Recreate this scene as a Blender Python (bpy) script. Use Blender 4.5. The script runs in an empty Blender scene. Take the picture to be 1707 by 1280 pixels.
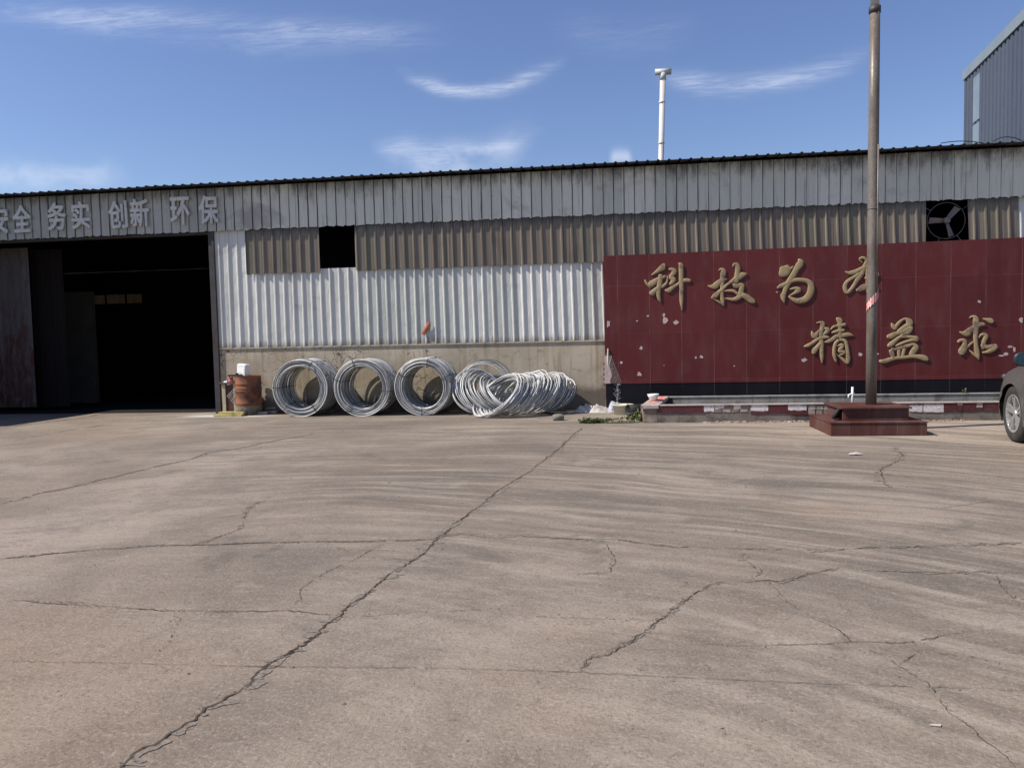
import bpy, math, random
import numpy as np
from mathutils import Vector, Matrix

S = bpy.context.scene
COL = S.collection
rad = math.radians

# ------------------------------------------------------------------ camera
# world: x along the shed front (right), y into the shed (front wall at y = 0), z up
TH, PITCH, ROLL, CZ, CD, FPX = rad(7.5), math.atan(75 / 1280), rad(1.26), 1.42, 15.1, 1280.0
hd = Vector((-math.sin(TH), math.cos(TH), 0)); rt = Vector((math.cos(TH), math.sin(TH), 0)); up = Vector((0, 0, 1))
fw = hd * math.cos(PITCH) - up * math.sin(PITCH)
u0 = up * math.cos(PITCH) + hd * math.sin(PITCH)
cr, sr = math.cos(ROLL), math.sin(ROLL)
RR = rt * cr - u0 * sr
UU = u0 * cr + rt * sr
CAM = Vector((0, -CD, CZ))
cd = bpy.data.cameras.new('camera'); cam = bpy.data.objects.new('camera', cd); COL.objects.link(cam)
cd.sensor_width = 36; cd.lens = 36 * FPX / 1707; cd.clip_end = 3000; cd.clip_start = 0.05
cam.matrix_world = Matrix(((RR.x, UU.x, -fw.x, CAM.x), (RR.y, UU.y, -fw.y, CAM.y), (RR.z, UU.z, -fw.z, CAM.z), (0, 0, 0, 1)))
S.camera = cam


def ray(px, py):
    return fw + RR * ((px - 853.5) / FPX) - UU * ((py - 640) / FPX)


def onwall(px, py, y=0.0):          # the point of a vertical plane parallel to the shed front
    d = ray(px, py); return CAM + d * ((y + CD) / d.y)


def onground(px, py, z=0.0):
    d = ray(px, py); return CAM + d * ((z - CZ) / d.z)


# ------------------------------------------------------------------ world, sun, exposure
SUN_TO = Vector((-0.86, -0.285, 1.0)).normalized()
ELEV = math.asin(SUN_TO.z); AZ = math.atan2(SUN_TO.x, SUN_TO.y)
S.view_settings.view_transform = 'Standard'; S.view_settings.look = 'None'
S.view_settings.exposure = 0.55; S.view_settings.gamma = 1.0
S.view_settings.use_curve_mapping = False
sl = bpy.data.lights.new('sun', 'SUN'); sl.energy = 4.4; sl.angle = rad(0.53); sl.color = (1.0, 0.94, 0.86)
so = bpy.data.objects.new('sun', sl); COL.objects.link(so)
so.rotation_euler = (-SUN_TO).to_track_quat('-Z', 'Y').to_euler(); so.location = (-30, -20, 40)


class G:
    """tiny node-graph helper"""
    def __init__(s, nt): s.t = nt; s.N = nt.nodes; s.L = nt.links

    def put(s, sock, v):
        if hasattr(v, 'is_output'): s.L.new(v, sock)
        elif v is not None:
            if sock.type == 'RGBA' and len(v) == 3: v = (*v, 1)
            sock.default_value = v

    def n(s, typ, ins=None, out=0, **props):
        nd = s.N.new(typ)
        for k, v in props.items(): setattr(nd, k, v)
        for k, v in (ins or {}).items(): s.put(nd.inputs[k], v)
        return nd.outputs[out]

    def m(s, op, a, b=None, c=None, clamp=False):
        nd = s.N.new('ShaderNodeMath'); nd.operation = op; nd.use_clamp = clamp
        for i, v in enumerate((a, b, c)):
            if v is not None: s.put(nd.inputs[i], v)
        return nd.outputs[0]

    def mix(s, f, a, b, blend='MIX'):
        nd = s.N.new('ShaderNodeMix'); nd.data_type = 'RGBA'; nd.blend_type = blend
        s.put(nd.inputs[0], f); s.put(nd.inputs[6], a); s.put(nd.inputs[7], b)
        return nd.outputs[2]

    def noise(s, vec, scale=5.0, detail=4.0, rough=0.55, dist=0.0):
        nd = s.N.new('ShaderNodeTexNoise')
        s.put(nd.inputs['Vector'], vec); nd.inputs['Scale'].default_value = scale
        nd.inputs['Detail'].default_value = detail; nd.inputs['Roughness'].default_value = rough
        nd.inputs['Distortion'].default_value = dist
        return nd.outputs[0]

    def ramp(s, f, a, b, lo=0.0, hi=1.0):
        nd = s.N.new('ShaderNodeMapRange'); nd.interpolation_type = 'SMOOTHSTEP'
        s.put(nd.inputs[0], f); nd.inputs[1].default_value = a; nd.inputs[2].default_value = b
        nd.inputs[3].default_value = lo; nd.inputs[4].default_value = hi
        return nd.outputs[0]

    def scale(s, vec, sc, loc=(0, 0, 0)):
        nd = s.N.new('ShaderNodeMapping'); s.put(nd.inputs[0], vec)
        nd.inputs['Scale'].default_value = sc; nd.inputs['Location'].default_value = loc
        return nd.outputs[0]

    def xyz(s, vec):
        nd = s.N.new('ShaderNodeSeparateXYZ'); s.put(nd.inputs[0], vec); return nd.outputs

    def pos(s): return s.n('ShaderNodeNewGeometry')
    def obj(s): return s.n('ShaderNodeTexCoord', out=3)


W = bpy.data.worlds.new('World'); S.world = W; W.use_nodes = True
g = G(W.node_tree); g.N.clear()
SKY_STRENGTH = 0.066
sky = g.N.new('ShaderNodeTexSky'); sky.sky_type = 'NISHITA'; sky.sun_disc = False
sky.sun_elevation = ELEV; sky.sun_rotation = AZ % (2 * math.pi)
sky.air_density = 1.15; sky.dust_density = 0.35; sky.ozone_density = 5.0; sky.altitude = 200
dirv = g.n('ShaderNodeTexCoord')
dx, dy, dz = g.xyz(dirv)
yy = g.m('MAXIMUM', dy, 0.02)
uu = g.m('DIVIDE', dx, yy); vv = g.m('DIVIDE', dz, yy)
uv = g.N.new('ShaderNodeCombineXYZ'); g.put(uv.inputs[0], uu); g.put(uv.inputs[1], vv)
uv = uv.outputs[0]
fib = g.m('MULTIPLY', g.ramp(g.noise(g.scale(uv, (5, 30, 1)), 1.0, 6, 0.62, 0.5), 0.26, 0.70), g.ramp(g.noise(g.scale(uv, (20, 210, 1), (2, 5, 0)), 1.0, 5, 0.65, 1.2), 0.25, 0.68, 0.30, 1.2))
soft = g.ramp(g.noise(g.scale(uv, (9, 16, 1), (3, 1, 0)), 1.0, 4, 0.55, 0.4), 0.30, 0.70)
wob = g.m('MULTIPLY', g.m('SUBTRACT', g.noise(g.scale(uv, (6, 6, 1)), 1.0, 3), 0.5), 0.03)


def uvpx(x, y):
    d = ray(x, y); return d.x / d.y, d.z / d.y


total = None
for (p0, p1, p2), wpx, amp, tex in [
        (((650, 114), (812, 152), (956, 92)), 10, 0.50, fib), (((690, 124), (840, 143), (940, 108)), 15, 0.16, soft),
        (((620, 236), (760, 274), (900, 218)), 26, 0.56, soft), (((610, 244), (700, 262), (790, 300)), 14, 0.42, fib), (((640, 232), (780, 252), (920, 214)), 13, 0.40, fib),
        (((1070, 124), (1270, 140), (1480, 74)), 15, 0.42, fib), (((1100, 140), (1240, 148), (1360, 128)), 14, 0.28, fib), (((-80, 6), (230, 28), (700, 62)), 17, 0.27, fib), (((-80, 24), (200, 44), (520, 84)), 18, 0.20, fib),
        (((-60, 300), (60, 292), (230, 306)), 26, 0.42, soft), (((1012, 268), (1038, 258), (1058, 262)), 12, 0.45, soft),
        (((300, 60), (500, 66), (780, 52)), 22, 0.16, fib), (((900, 40), (1000, 60), (1180, 40)), 26, 0.10, fib)]:
    a, b, c = uvpx(*p0), uvpx(*p1), uvpx(*p2)
    A = np.array([[1, a[0], a[0] ** 2], [1, b[0], b[0] ** 2], [1, c[0], c[0] ** 2]])
    k0, k1, k2 = np.linalg.solve(A, np.array([a[1], b[1], c[1]]))
    curve = g.m('ADD', g.m('MULTIPLY', g.m('ADD', g.m('MULTIPLY', uu, float(k2)), float(k1)), uu), float(k0))
    d = g.m('DIVIDE', g.m('ADD', g.m('SUBTRACT', vv, curve), wob), wpx / 1280 * 1.0)
    band = g.m('POWER', 2.718, g.m('MULTIPLY', g.m('MULTIPLY', d, d), -1.0))
    e = (c[0] - a[0]) * 0.3
    win = g.m('MULTIPLY', g.ramp(uu, a[0], a[0] + e), g.ramp(uu, c[0] - e, c[0], 1, 0))
    one = g.m('MULTIPLY', g.m('MULTIPLY', band, win), g.m('MULTIPLY', tex, amp))
    total = one if total is None else g.m('ADD', total, one)
total = g.m('MULTIPLY', g.m('MINIMUM', total, 0.85), g.ramp(dy, 0.02, 0.1))
skyc = g.n('ShaderNodeHueSaturation', {'Hue': 0.514, 'Saturation': 1.02, 'Value': 1.32, 'Color': sky.outputs[0]})
cl = g.mix(total, skyc, (9.0, 9.6, 11.0))
bg = g.N.new('ShaderNodeBackground'); g.put(bg.inputs[0], cl); bg.inputs[1].default_value = SKY_STRENGTH
wo = g.N.new('ShaderNodeOutputWorld'); g.L.new(bg.outputs[0], wo.inputs[0])


# ------------------------------------------------------------------ materials
def mat_base(name):
    m = bpy.data.materials.new(name); m.use_nodes = True
    g = G(m.node_tree); g.N.clear()
    b = g.N.new('ShaderNodeBsdfPrincipled'); o = g.N.new('ShaderNodeOutputMaterial')
    g.L.new(b.outputs[0], o.inputs[0])
    return m, g, b


def bump(g, b, h, strength, dist=0.01):
    nd = g.N.new('ShaderNodeBump'); nd.inputs['Strength'].default_value = strength
    nd.inputs['Distance'].default_value = dist
    g.put(nd.inputs['Height'], h); g.L.new(nd.outputs[0], b.inputs['Normal'])


def weathered(name, c1, c2, scale=3.0, rough=0.7, metal=0.0, stain=None, stain_amt=0.5, stain_scale=2.0, bumpy=0.25, fine=40, stretch=(1, 1, 1), spec=0.4):
    """a colour that wanders between c1 and c2, optional stain colour in patches"""
    m, g, b = mat_base(name)
    p = g.scale(g.obj(), stretch)
    f = g.noise(p, scale, 5, 0.6, 0.3)
    col = g.mix(g.ramp(f, 0.3, 0.7), c1, c2)
    fn = g.noise(g.obj(), fine, 3, 0.6)
    col = g.mix(0.35, col, g.mix(g.ramp(fn, 0.2, 0.8), tuple(x * 0.6 for x in c1), tuple(min(1, x * 1.35) for x in c2)))
    if stain:
        sf = g.ramp(g.noise(g.scale(p, (1, 1, 1), (7, 3, 5)), stain_scale, 6, 0.65, 0.5), 0.62 - stain_amt * 0.25, 0.78 - stain_amt * 0.2)
        col = g.mix(sf, col, stain)
    g.put(b.inputs['Base Color'], col)
    g.put(b.inputs['Roughness'], g.ramp(fn, 0.1, 0.9, max(0.05, rough - 0.12), min(1, rough + 0.12)))
    b.inputs['Metallic'].default_value = metal
    b.inputs['Specular IOR Level'].default_value = spec
    if bumpy: bump(g, b, fn, bumpy, 0.006)
    return m


def m_ground():
    m, g, b = mat_base('yard_concrete')
    P = g.pos(); x, y, z = g.xyz(P)
    big = g.noise(P, 0.28, 4, 0.55, 0.3)
    col = g.mix(g.ramp(big, 0.34, 0.66), (0.212, 0.170, 0.132), (0.298, 0.246, 0.196))
    mid = g.noise(g.scale(P, (1, 1, 1), (9, 4, 0)), 1.1, 5, 0.6, 0.4)
    col = g.mix(g.ramp(mid, 0.42, 0.64, 0, 0.65), col, (0.150, 0.124, 0.099))
    red = g.ramp(g.noise(g.scale(P, (0.7, 1, 1), (2.2, 11, 0)), 0.33, 3, 0.5), 0.50, 0.68, 0, 0.45)
    col = g.mix(red, col, (0.225, 0.155, 0.104))
    # pale trodden dust along the planter and the flagpole
    dust = g.m('MULTIPLY', g.ramp(y, -6.4, -3.4), g.ramp(x, -0.8, 3.6))
    dust = g.m('MULTIPLY', dust, g.ramp(mid, 0.2, 0.6, 0.55, 1.0))
    col = g.mix(g.m('MULTIPLY', dust, 0.8), col, (0.40, 0.325, 0.245))
    # tyre tracks of lorries turning into the gate: arcs about a common centre
    ax = g.m('ADD', x, 2.5); ay = g.m('ADD', y, 17.2)
    r = g.m('SQRT', g.m('ADD', g.m('MULTIPLY', ax, ax), g.m('MULTIPLY', ay, ay)))
    th = g.m('ARCTAN2', ay, ax)
    wv = g.m('ADD', r, g.m('MULTIPLY', g.m('SUBTRACT', g.noise(P, 0.25, 2), 0.5), 1.3))
    cv = g.N.new('ShaderNodeCombineXYZ'); g.put(cv.inputs[0], wv); g.put(cv.inputs[1], g.m('MULTIPLY', th, 1.1))
    tr = g.noise(g.scale(cv.outputs[0], (1.7, 2.6, 1)), 1.0, 5, 0.65)
    tr2 = g.noise(g.scale(cv.outputs[0], (6.5, 4.5, 1), (5, 0, 0)), 1.0, 3, 0.6)
    tr3 = g.noise(g.scale(cv.outputs[0], (24.0, 9.0, 1), (1, 4, 0)), 1.0, 3, 0.6)
    where = g.m('MULTIPLY', g.ramp(g.noise(g.scale(P, (1, 1, 1), (30, 2, 0)), 0.35, 3), 0.30, 0.50, 0.45, 1.0), g.ramp(g.m('ADD', g.m('MULTIPLY', x, 1.2), y), -14.8, -9.6, 0.12, 1.0))
    dark = g.m('MULTIPLY', g.ramp(tr, 0.46, 0.64), where)
    dark2 = g.m('MULTIPLY', g.ramp(tr2, 0.44, 0.66), where)
    col = g.mix(g.m('MULTIPLY', dark, 0.74), col, (0.118, 0.100, 0.082))
    col = g.mix(g.m('MULTIPLY', dark2, 0.60), col, (0.128, 0.106, 0.085))
    col = g.mix(g.m('MULTIPLY', g.ramp(tr2, 0.50, 0.30), g.m('MULTIPLY', where, 0.50)), col, (0.37, 0.325, 0.262))
    col = g.mix(g.m('MULTIPLY', g.ramp(tr3, 0.50, 0.70), g.m('MULTIPLY', where, 0.32)), col, (0.12, 0.102, 0.085))
    # white powder spilled by the gate post
    sx = g.m('DIVIDE', g.m('ADD', x, 7.75), 1.15); sy = g.m('DIVIDE', g.m('ADD', y, 0.55), 0.42)
    sd = g.m('ADD', g.m('SQRT', g.m('ADD', g.m('MULTIPLY', sx, sx), g.m('MULTIPLY', sy, sy))), g.m('MULTIPLY', mid, 0.9))
    col = g.mix(g.ramp(sd, 1.5, 0.8, 0, 0.75), col, (0.55, 0.53, 0.50))
    mott = g.noise(g.scale(P, (1, 1.4, 1), (7, 2, 0)), 14, 5, 0.72, 0.5)
    col = g.mix(g.ramp(mott, 0.52, 0.70, 0, 0.38), col, (0.088, 0.070, 0.057))
    col = g.mix(g.ramp(mott, 0.46, 0.32, 0, 0.30), col, (0.35, 0.30, 0.25))
    # pitting and grit
    fine = g.noise(P, 60, 4, 0.7)
    grit = g.noise(P, 210, 2, 0.6)
    col = g.mix(g.ramp(fine, 0.52, 0.68, 0, 0.48), col, (0.085, 0.066, 0.054))
    col = g.mix(g.ramp(fine, 0.47, 0.33, 0, 0.42), col, (0.40, 0.345, 0.30))
    col = g.mix(g.ramp(grit, 0.60, 0.78, 0, 0.5), col, (0.08, 0.062, 0.052))
    patch = g.noise(g.scale(P, (1, 2.2, 1), (4, 4, 0)), 5.5, 6, 0.7, 0.6)
    col = g.mix(g.ramp(patch, 0.57, 0.72, 0, 0.38), col, (0.12, 0.098, 0.082))
    col = g.mix(g.ramp(patch, 0.42, 0.30, 0, 0.32), col, (0.35, 0.30, 0.26))
    stn = g.noise(g.scale(P, (1, 1, 1), (17, 23, 0)), 0.8, 6, 0.68, 0.8)
    col = g.mix(g.ramp(stn, 0.58, 0.70, 0, 0.5), col, (0.095, 0.080, 0.068))
    col = g.mix(g.ramp(stn, 0.40, 0.30, 0, 0.35), col, (0.33, 0.285, 0.235))
    g.put(b.inputs['Base Color'], col); b.inputs['Roughness'].default_value = 0.88
    b.inputs['Specular IOR Level'].default_value = 0.25
    h = g.m('ADD', g.m('MULTIPLY', fine, 0.5), g.m('ADD', g.m('MULTIPLY', grit, 0.25), g.m('MULTIPLY', patch, 0.9)))
    bump(g, b, g.m('ADD', h, mott), 0.8, 0.010)
    return m


def m_sheet(name, c1, c2, grime, rust=0.0, streak=0.5, seed=0.0, top_dirt=None, rough=0.5, ribs=False, spec=0.5):
    """painted steel sheet: faint sheet-to-sheet tint, vertical dirt runs, optional dark growth from the upper edge"""
    m, g, b = mat_base(name)
    P = g.obj(); x, y, z = g.xyz(P)
    pan = g.n('ShaderNodeTexWhiteNoise', {'W': g.m('FLOOR', g.m('DIVIDE', g.m('ADD', x, seed), 0.591))}, noise_dimensions='1D')
    col = g.mix(pan, c1, c2)
    st = g.noise(g.scale(P, (11, 1, 0.5), (seed, 0, seed)), 1.0, 5, 0.65, 0.2)
    col = g.mix(g.ramp(st, 0.52, 0.78, 0, streak), col, grime)
    bl = g.noise(g.scale(P, (1.3, 1, 1.6), (seed, 2, 0)), 1.0, 5, 0.6, 0.4)
    col = g.mix(g.ramp(bl, 0.55, 0.75, 0, streak * 0.7), col, grime)
    if top_dirt:
        z0, z1 = top_dirt
        edge = g.m('ADD', z, g.m('MULTIPLY', g.m('SUBTRACT', g.noise(g.scale(P, (5, 1, 1.5), (seed, 0, 0)), 1.0, 6, 0.75), 0.5), 1.1))
        lump = g.noise(g.scale(P, (1.1, 1, 1), (seed + 4, 0, 0)), 1.0, 3)
        edge = g.m('ADD', edge, g.m('MULTIPLY', g.m('SUBTRACT', lump, 0.5), 0.5))
        col = g.mix(g.ramp(edge, z0, z1, 0, 0.9), col, (0.030, 0.024, 0.022))
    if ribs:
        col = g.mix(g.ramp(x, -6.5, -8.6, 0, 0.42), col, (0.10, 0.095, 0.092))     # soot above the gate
        # rib shade painted as black lines along one flank, uneven down the sheet
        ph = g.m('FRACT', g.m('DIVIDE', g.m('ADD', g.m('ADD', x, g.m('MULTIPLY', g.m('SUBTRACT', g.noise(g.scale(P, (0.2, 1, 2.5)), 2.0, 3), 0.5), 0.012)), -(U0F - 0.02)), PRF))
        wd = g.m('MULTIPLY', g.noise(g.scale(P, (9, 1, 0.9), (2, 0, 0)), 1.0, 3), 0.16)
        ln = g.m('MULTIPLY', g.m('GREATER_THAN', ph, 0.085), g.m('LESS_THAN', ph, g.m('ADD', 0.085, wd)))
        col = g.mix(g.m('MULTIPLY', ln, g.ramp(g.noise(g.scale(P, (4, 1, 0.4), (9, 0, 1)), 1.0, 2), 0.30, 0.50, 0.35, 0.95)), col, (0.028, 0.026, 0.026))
    if rust:
        rf = g.noise(g.scale(P, (3, 1, 1), (seed, 1, 1)), 2.2, 6, 0.7, 0.4)
        low = g.ramp(z, 2.9, 0.6, 0, 0.16)
        rf = g.m('ADD', rf, low)
        col = g.mix(g.ramp(rf, 0.66 - rust * 0.12, 0.74, 0, 1.0), col, (0.060, 0.018, 0.014))
    # rust bleeding from the lower cut edge and from fixings
    be = g.m('ADD', z, g.m('MULTIPLY', g.m('SUBTRACT', g.noise(g.scale(P, (16, 1, 0.8), (seed, 0, 4)), 1.0, 4, 0.7), 0.5), 0.5))
    if ribs:
        rr = g.noise(g.scale(P, (13, 1, 0.45), (3, 0, seed)), 1.0, 5, 0.7)
        col = g.mix(g.ramp(rr, 0.58, 0.74, 0, 0.55), col, (0.17, 0.125, 0.09))
    if name == 'white_painted_sheet':
        col = g.mix(g.ramp(be, 1.50, 1.34, 0, 0.75), col, (0.16, 0.12, 0.085))
        rr = g.noise(g.scale(P, (20, 1, 1.1), (6, 0, seed)), 1.0, 5, 0.7)
        col = g.mix(g.ramp(rr, 0.66, 0.76, 0, 0.55), col, (0.22, 0.16, 0.11))
    sp = g.noise(P, 26, 3, 0.6)
    col = g.mix(g.ramp(sp, 0.66, 0.74, 0, 0.4), col, grime)
    g.put(b.inputs['Base Color'], col); b.inputs['Roughness'].default_value = rough
    b.inputs['Specular IOR Level'].default_value = spec
    dn = g.noise(g.scale(P, (2.2, 1, 1.2)), 1.0, 3)
    dn2 = g.noise(g.scale(P, (5, 1, 1.5), (3, 0, 7)), 1.0, 4, 0.6, 0.8)
    bump(g, b, g.m('ADD', g.m('ADD', dn, g.m('MULTIPLY', dn2, 0.5)), g.m('MULTIPLY', sp, 0.03)), 0.45, 0.06)
    return m


def m_plastic_band():
    m, g, b = mat_base('brown_translucent_sheet')
    P = g.obj(); x, y, z = g.xyz(P)
    st = g.noise(g.scale(P, (38, 1, 0.25)), 1.0, 4, 0.7)
    col = g.mix(g.ramp(st, 0.30, 0.70), (0.070, 0.055, 0.042), (0.255, 0.215, 0.165))
    pan = g.n('ShaderNodeTexWhiteNoise', {'W': g.m('FLOOR', g.m('DIVIDE', x, 0.197))}, noise_dimensions='1D')
    col = g.mix(g.m('MULTIPLY', pan, 0.55), col, (0.13, 0.10, 0.078))
    pan2 = g.n('ShaderNodeTexWhiteNoise', {'W': g.m('ADD', g.m('FLOOR', g.m('DIVIDE', x, 0.197)), 40)}, noise_dimensions='1D')
    col = g.mix(g.ramp(pan2, 0.75, 0.9, 0, 0.5), col, (0.10, 0.105, 0.065))
    bl = g.noise(g.scale(P, (2.0, 1, 1.4)), 1.0, 5)
    col = g.mix(g.ramp(bl, 0.5, 0.75, 0, 0.55), col, (0.075, 0.055, 0.042))
    ed = g.m('ADD', z, g.m('MULTIPLY', g.m('SUBTRACT', g.noise(g.scale(P, (6, 1, 1)), 1.0, 4), 0.5), 0.35))
    col = g.mix(g.ramp(ed, 3.62, 3.76, 0, 0.75), col, (0.05, 0.045, 0.045))
    g.put(b.inputs['Base Color'], col); b.inputs['Roughness'].default_value = 0.42
    return m


def m_plaster():
    m, g, b = mat_base('beige_plaster')
    P = g.obj(); x, y, z = g.xyz(P)
    n1 = g.noise(P, 1.4, 5, 0.6, 0.4)
    col = g.mix(g.ramp(n1, 0.3, 0.7), (0.37, 0.305, 0.222), (0.50, 0.425, 0.325))
    run = g.noise(g.scale(P, (9, 1, 0.6)), 1.0, 4, 0.6)
    col = g.mix(g.ramp(run, 0.50, 0.70, 0, 0.7), col, (0.25, 0.205, 0.125))
    blot = g.noise(g.scale(P, (1.0, 1, 1.5), (5, 0, 2)), 3.0, 6, 0.7, 0.6)
    col = g.mix(g.ramp(blot, 0.54, 0.68, 0, 0.55), col, (0.22, 0.165, 0.11))
    # map cracking
    vo = g.n('ShaderNodeTexVoronoi', {'Vector': g.mix(0.12, P, g.n('ShaderNodeTexNoise', {'Vector': P, 'Scale': 6.0}, out=1)), 'Scale': 6.0}, feature='DISTANCE_TO_EDGE')
    ck = g.m('MULTIPLY', g.ramp(vo, 0.028, 0.008), g.ramp(g.noise(g.scale(P, (1, 1, 1), (3, 3, 8)), 0.8, 3), 0.48, 0.60))
    col = g.mix(g.m('MULTIPLY', ck, 0.8), col, (0.09, 0.06, 0.04))
    # black blown patches under the sheeting
    pt = g.noise(g.scale(P, (2.0, 1, 4.0)), 1.3, 5, 0.65)
    topm = g.ramp(z, 0.95, 1.30)
    col = g.mix(g.m('MULTIPLY', g.ramp(pt, 0.60, 0.66), topm), col, (0.045, 0.037, 0.028))
    ptb = g.noise(g.scale(P, (3.0, 1, 3.5), (8, 0, 3)), 2.0, 5, 0.65)
    col = g.mix(g.m('MULTIPLY', g.ramp(ptb, 0.64, 0.70), 0.8), col, (0.10, 0.075, 0.05))
    # splash line at the foot, higher towards the sign
    ed = g.m('ADD', z, g.m('MULTIPLY', g.m('SUBTRACT', g.noise(P, 3.0, 5, 0.7), 0.5), 0.35))
    lim = g.ramp(x, -3.0, -0.5, 0.26, 0.42)
    col = g.mix(g.ramp(g.m('SUBTRACT', ed, lim), 0.12, -0.08, 0, 0.85), col, (0.105, 0.082, 0.070))
    fn = g.noise(P, 45, 4, 0.65)
    col = g.mix(g.ramp(fn, 0.5, 0.75, 0, 0.35), col, (0.20, 0.15, 0.10))
    g.put(b.inputs['Base Color'], col); b.inputs['Roughness'].default_value = 0.9
    bump(g, b, g.m('ADD', fn, g.m('ADD', g.m('MULTIPLY', n1, 1.0), g.m('MULTIPLY', ck, -1.0))), 0.5, 0.012)
    return m


def m_tiles(name, c1, c2, seam, su, sv, ou=0.0, ov=0.0, rough=0.22, drip=None, film=0.18, spec=0.5):
    """large glazed tiles with thin joints, slight tone change from tile to tile, lime runs"""
    m, g, b = mat_base(name)
    P = g.obj(); x, y, z = g.xyz(P)
    tu = g.m('DIVIDE', g.m('ADD', x, ou), su); tv = g.m('DIVIDE', g.m('ADD', z, ov), sv)
    cid = g.N.new('ShaderNodeCombineXYZ'); g.put(cid.inputs[0], g.m('FLOOR', tu)); g.put(cid.inputs[1], g.m('FLOOR', tv))
    wn = g.n('ShaderNodeTexWhiteNoise', {'Vector': cid.outputs[0]}, noise_dimensions='2D')
    col = g.mix(wn, c1, c2)
    bl = g.noise(g.scale(P, (1.2, 1, 0.8)), 1.0, 4)
    col = g.mix(g.ramp(bl, 0.45, 0.75, 0, 0.4), col, tuple(0.7 * v for v in c1))
    fu = g.m('ABSOLUTE', g.m('SUBTRACT', g.m('FRACT', tu), 0.5)); fv = g.m('ABSOLUTE', g.m('SUBTRACT', g.m('FRACT', tv), 0.5))
    ju = g.m('GREATER_THAN', fu, 0.5 - 0.006 / su); jv = g.m('GREATER_THAN', fv, 0.5 - 0.004 / sv)
    br = g.ramp(g.noise(g.scale(P, (1, 1, 1), (3, 0, 0)), 1.6, 4), 0.36, 0.62, 0.12, 0.9)
    col = g.mix(g.m('MULTIPLY', g.m('MAXIMUM', ju, g.m('MULTIPLY', jv, 0.55)), br), col, seam)
    if drip:
        dr = g.noise(g.scale(P, (26, 1, 0.35), (2, 0, 0)), 1.0, 3, 0.6)
        lowd = g.ramp(z, drip[1], drip[0])
        col = g.mix(g.m('MULTIPLY', g.ramp(dr, 0.66, 0.76), g.m('MULTIPLY', lowd, 0.30)), col, seam)
        dst = g.noise(g.scale(P, (3, 1, 1)), 1.5, 5)
        col = g.mix(g.ramp(dst, 0.4, 0.8, 0, film), col, (0.20, 0.14, 0.13))
    g.put(b.inputs['Base Color'], col)
    g.put(b.inputs['Roughness'], g.ramp(bl, 0.2, 0.8, rough, rough + 0.2))
    b.inputs['Specular IOR Level'].default_value = spec
    wv = g.noise(g.scale(P, (1, 1, 1)), 0.9, 2)
    bump(g, b, wv, 0.08, 0.05)
    return m


def m_translucent(name, c):
    m = bpy.data.materials.new(name); m.use_nodes = True
    g = G(m.node_tree); g.N.clear()
    t = g.N.new('ShaderNodeBsdfTranslucent')
    col = g.mix(g.ramp(g.noise(g.scale(g.obj(), (14, 1, 0.6)), 1.0, 3), 0.3, 0.7), tuple(0.5 * v for v in c), c)
    g.put(t.inputs[0], col)
    o = g.N.new('ShaderNodeOutputMaterial'); g.L.new(t.outputs[0], o.inputs[0]); return m


def m_paint(name, c, rough=0.3, metal=0.0, coat=0.6, flake=None):
    m, g, b = mat_base(name)
    n = g.noise(g.obj(), 3.0, 4)
    d = g.noise(g.obj(), 30, 3)
    col = g.mix(g.ramp(n, 0.3, 0.7, 0, 0.35), c, tuple(0.75 * v for v in c))
    col = g.mix(g.ramp(d, 0.5, 0.8, 0, 0.15), col, (0.22, 0.19, 0.16))
    g.put(b.inputs['Base Color'], col); b.inputs['Roughness'].default_value = rough
    b.inputs['Metallic'].default_value = metal; b.inputs['Coat Weight'].default_value = coat; b.inputs['Coat Roughness'].default_value = 0.12
    return m


U0F = onwall(387.5, 579.6).x; PRF = (onwall(554.7, 577).x - U0F) / 11.0
M = {}
M['ground'] = m_ground()
M['white_sheet'] = m_sheet('white_painted_sheet', (0.46, 0.465, 0.43), (0.63, 0.625, 0.59), (0.25, 0.225, 0.195), streak=0.7, seed=3.0, rough=0.45)
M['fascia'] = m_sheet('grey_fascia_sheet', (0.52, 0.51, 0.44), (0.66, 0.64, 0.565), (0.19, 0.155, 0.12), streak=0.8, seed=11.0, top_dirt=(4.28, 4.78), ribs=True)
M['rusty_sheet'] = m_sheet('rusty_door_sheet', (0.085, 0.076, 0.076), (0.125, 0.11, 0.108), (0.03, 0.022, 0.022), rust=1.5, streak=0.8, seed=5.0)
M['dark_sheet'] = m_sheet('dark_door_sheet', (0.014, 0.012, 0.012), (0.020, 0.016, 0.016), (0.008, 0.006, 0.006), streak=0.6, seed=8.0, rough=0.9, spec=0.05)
M['brown_sheet'] = m_plastic_band()
M['plaster'] = m_plaster()
M['roof'] = weathered('roof_sheet', (0.040, 0.044, 0.052), (0.075, 0.078, 0.086), 1.2, 0.7, stain=(0.02, 0.016, 0.015))
M['black'] = weathered('hall_black', (0.012, 0.011, 0.012), (0.022, 0.020, 0.020), 2.0, 0.95, spec=0.1, bumpy=0)  # near-black colour put in for the deep shade of the hall
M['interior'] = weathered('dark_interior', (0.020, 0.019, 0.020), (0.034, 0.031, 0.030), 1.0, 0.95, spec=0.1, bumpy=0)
M['pillar'] = weathered('interior_concrete', (0.06, 0.058, 0.052), (0.10, 0.095, 0.085), 1.5, 0.9)
M['steel'] = weathered('dark_steel', (0.035, 0.032, 0.033), (0.06, 0.056, 0.057), 4.0, 0.6, stain=(0.05, 0.025, 0.016))
M['red_tile'] = m_tiles('maroon_glazed_tile', (0.088, 0.014, 0.015), (0.112, 0.020, 0.020), (0.17, 0.075, 0.07), 0.596, 0.9, 0.34, 0.32, 0.38, drip=(0.5, 1.9), film=0.14, spec=0.25)
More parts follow.
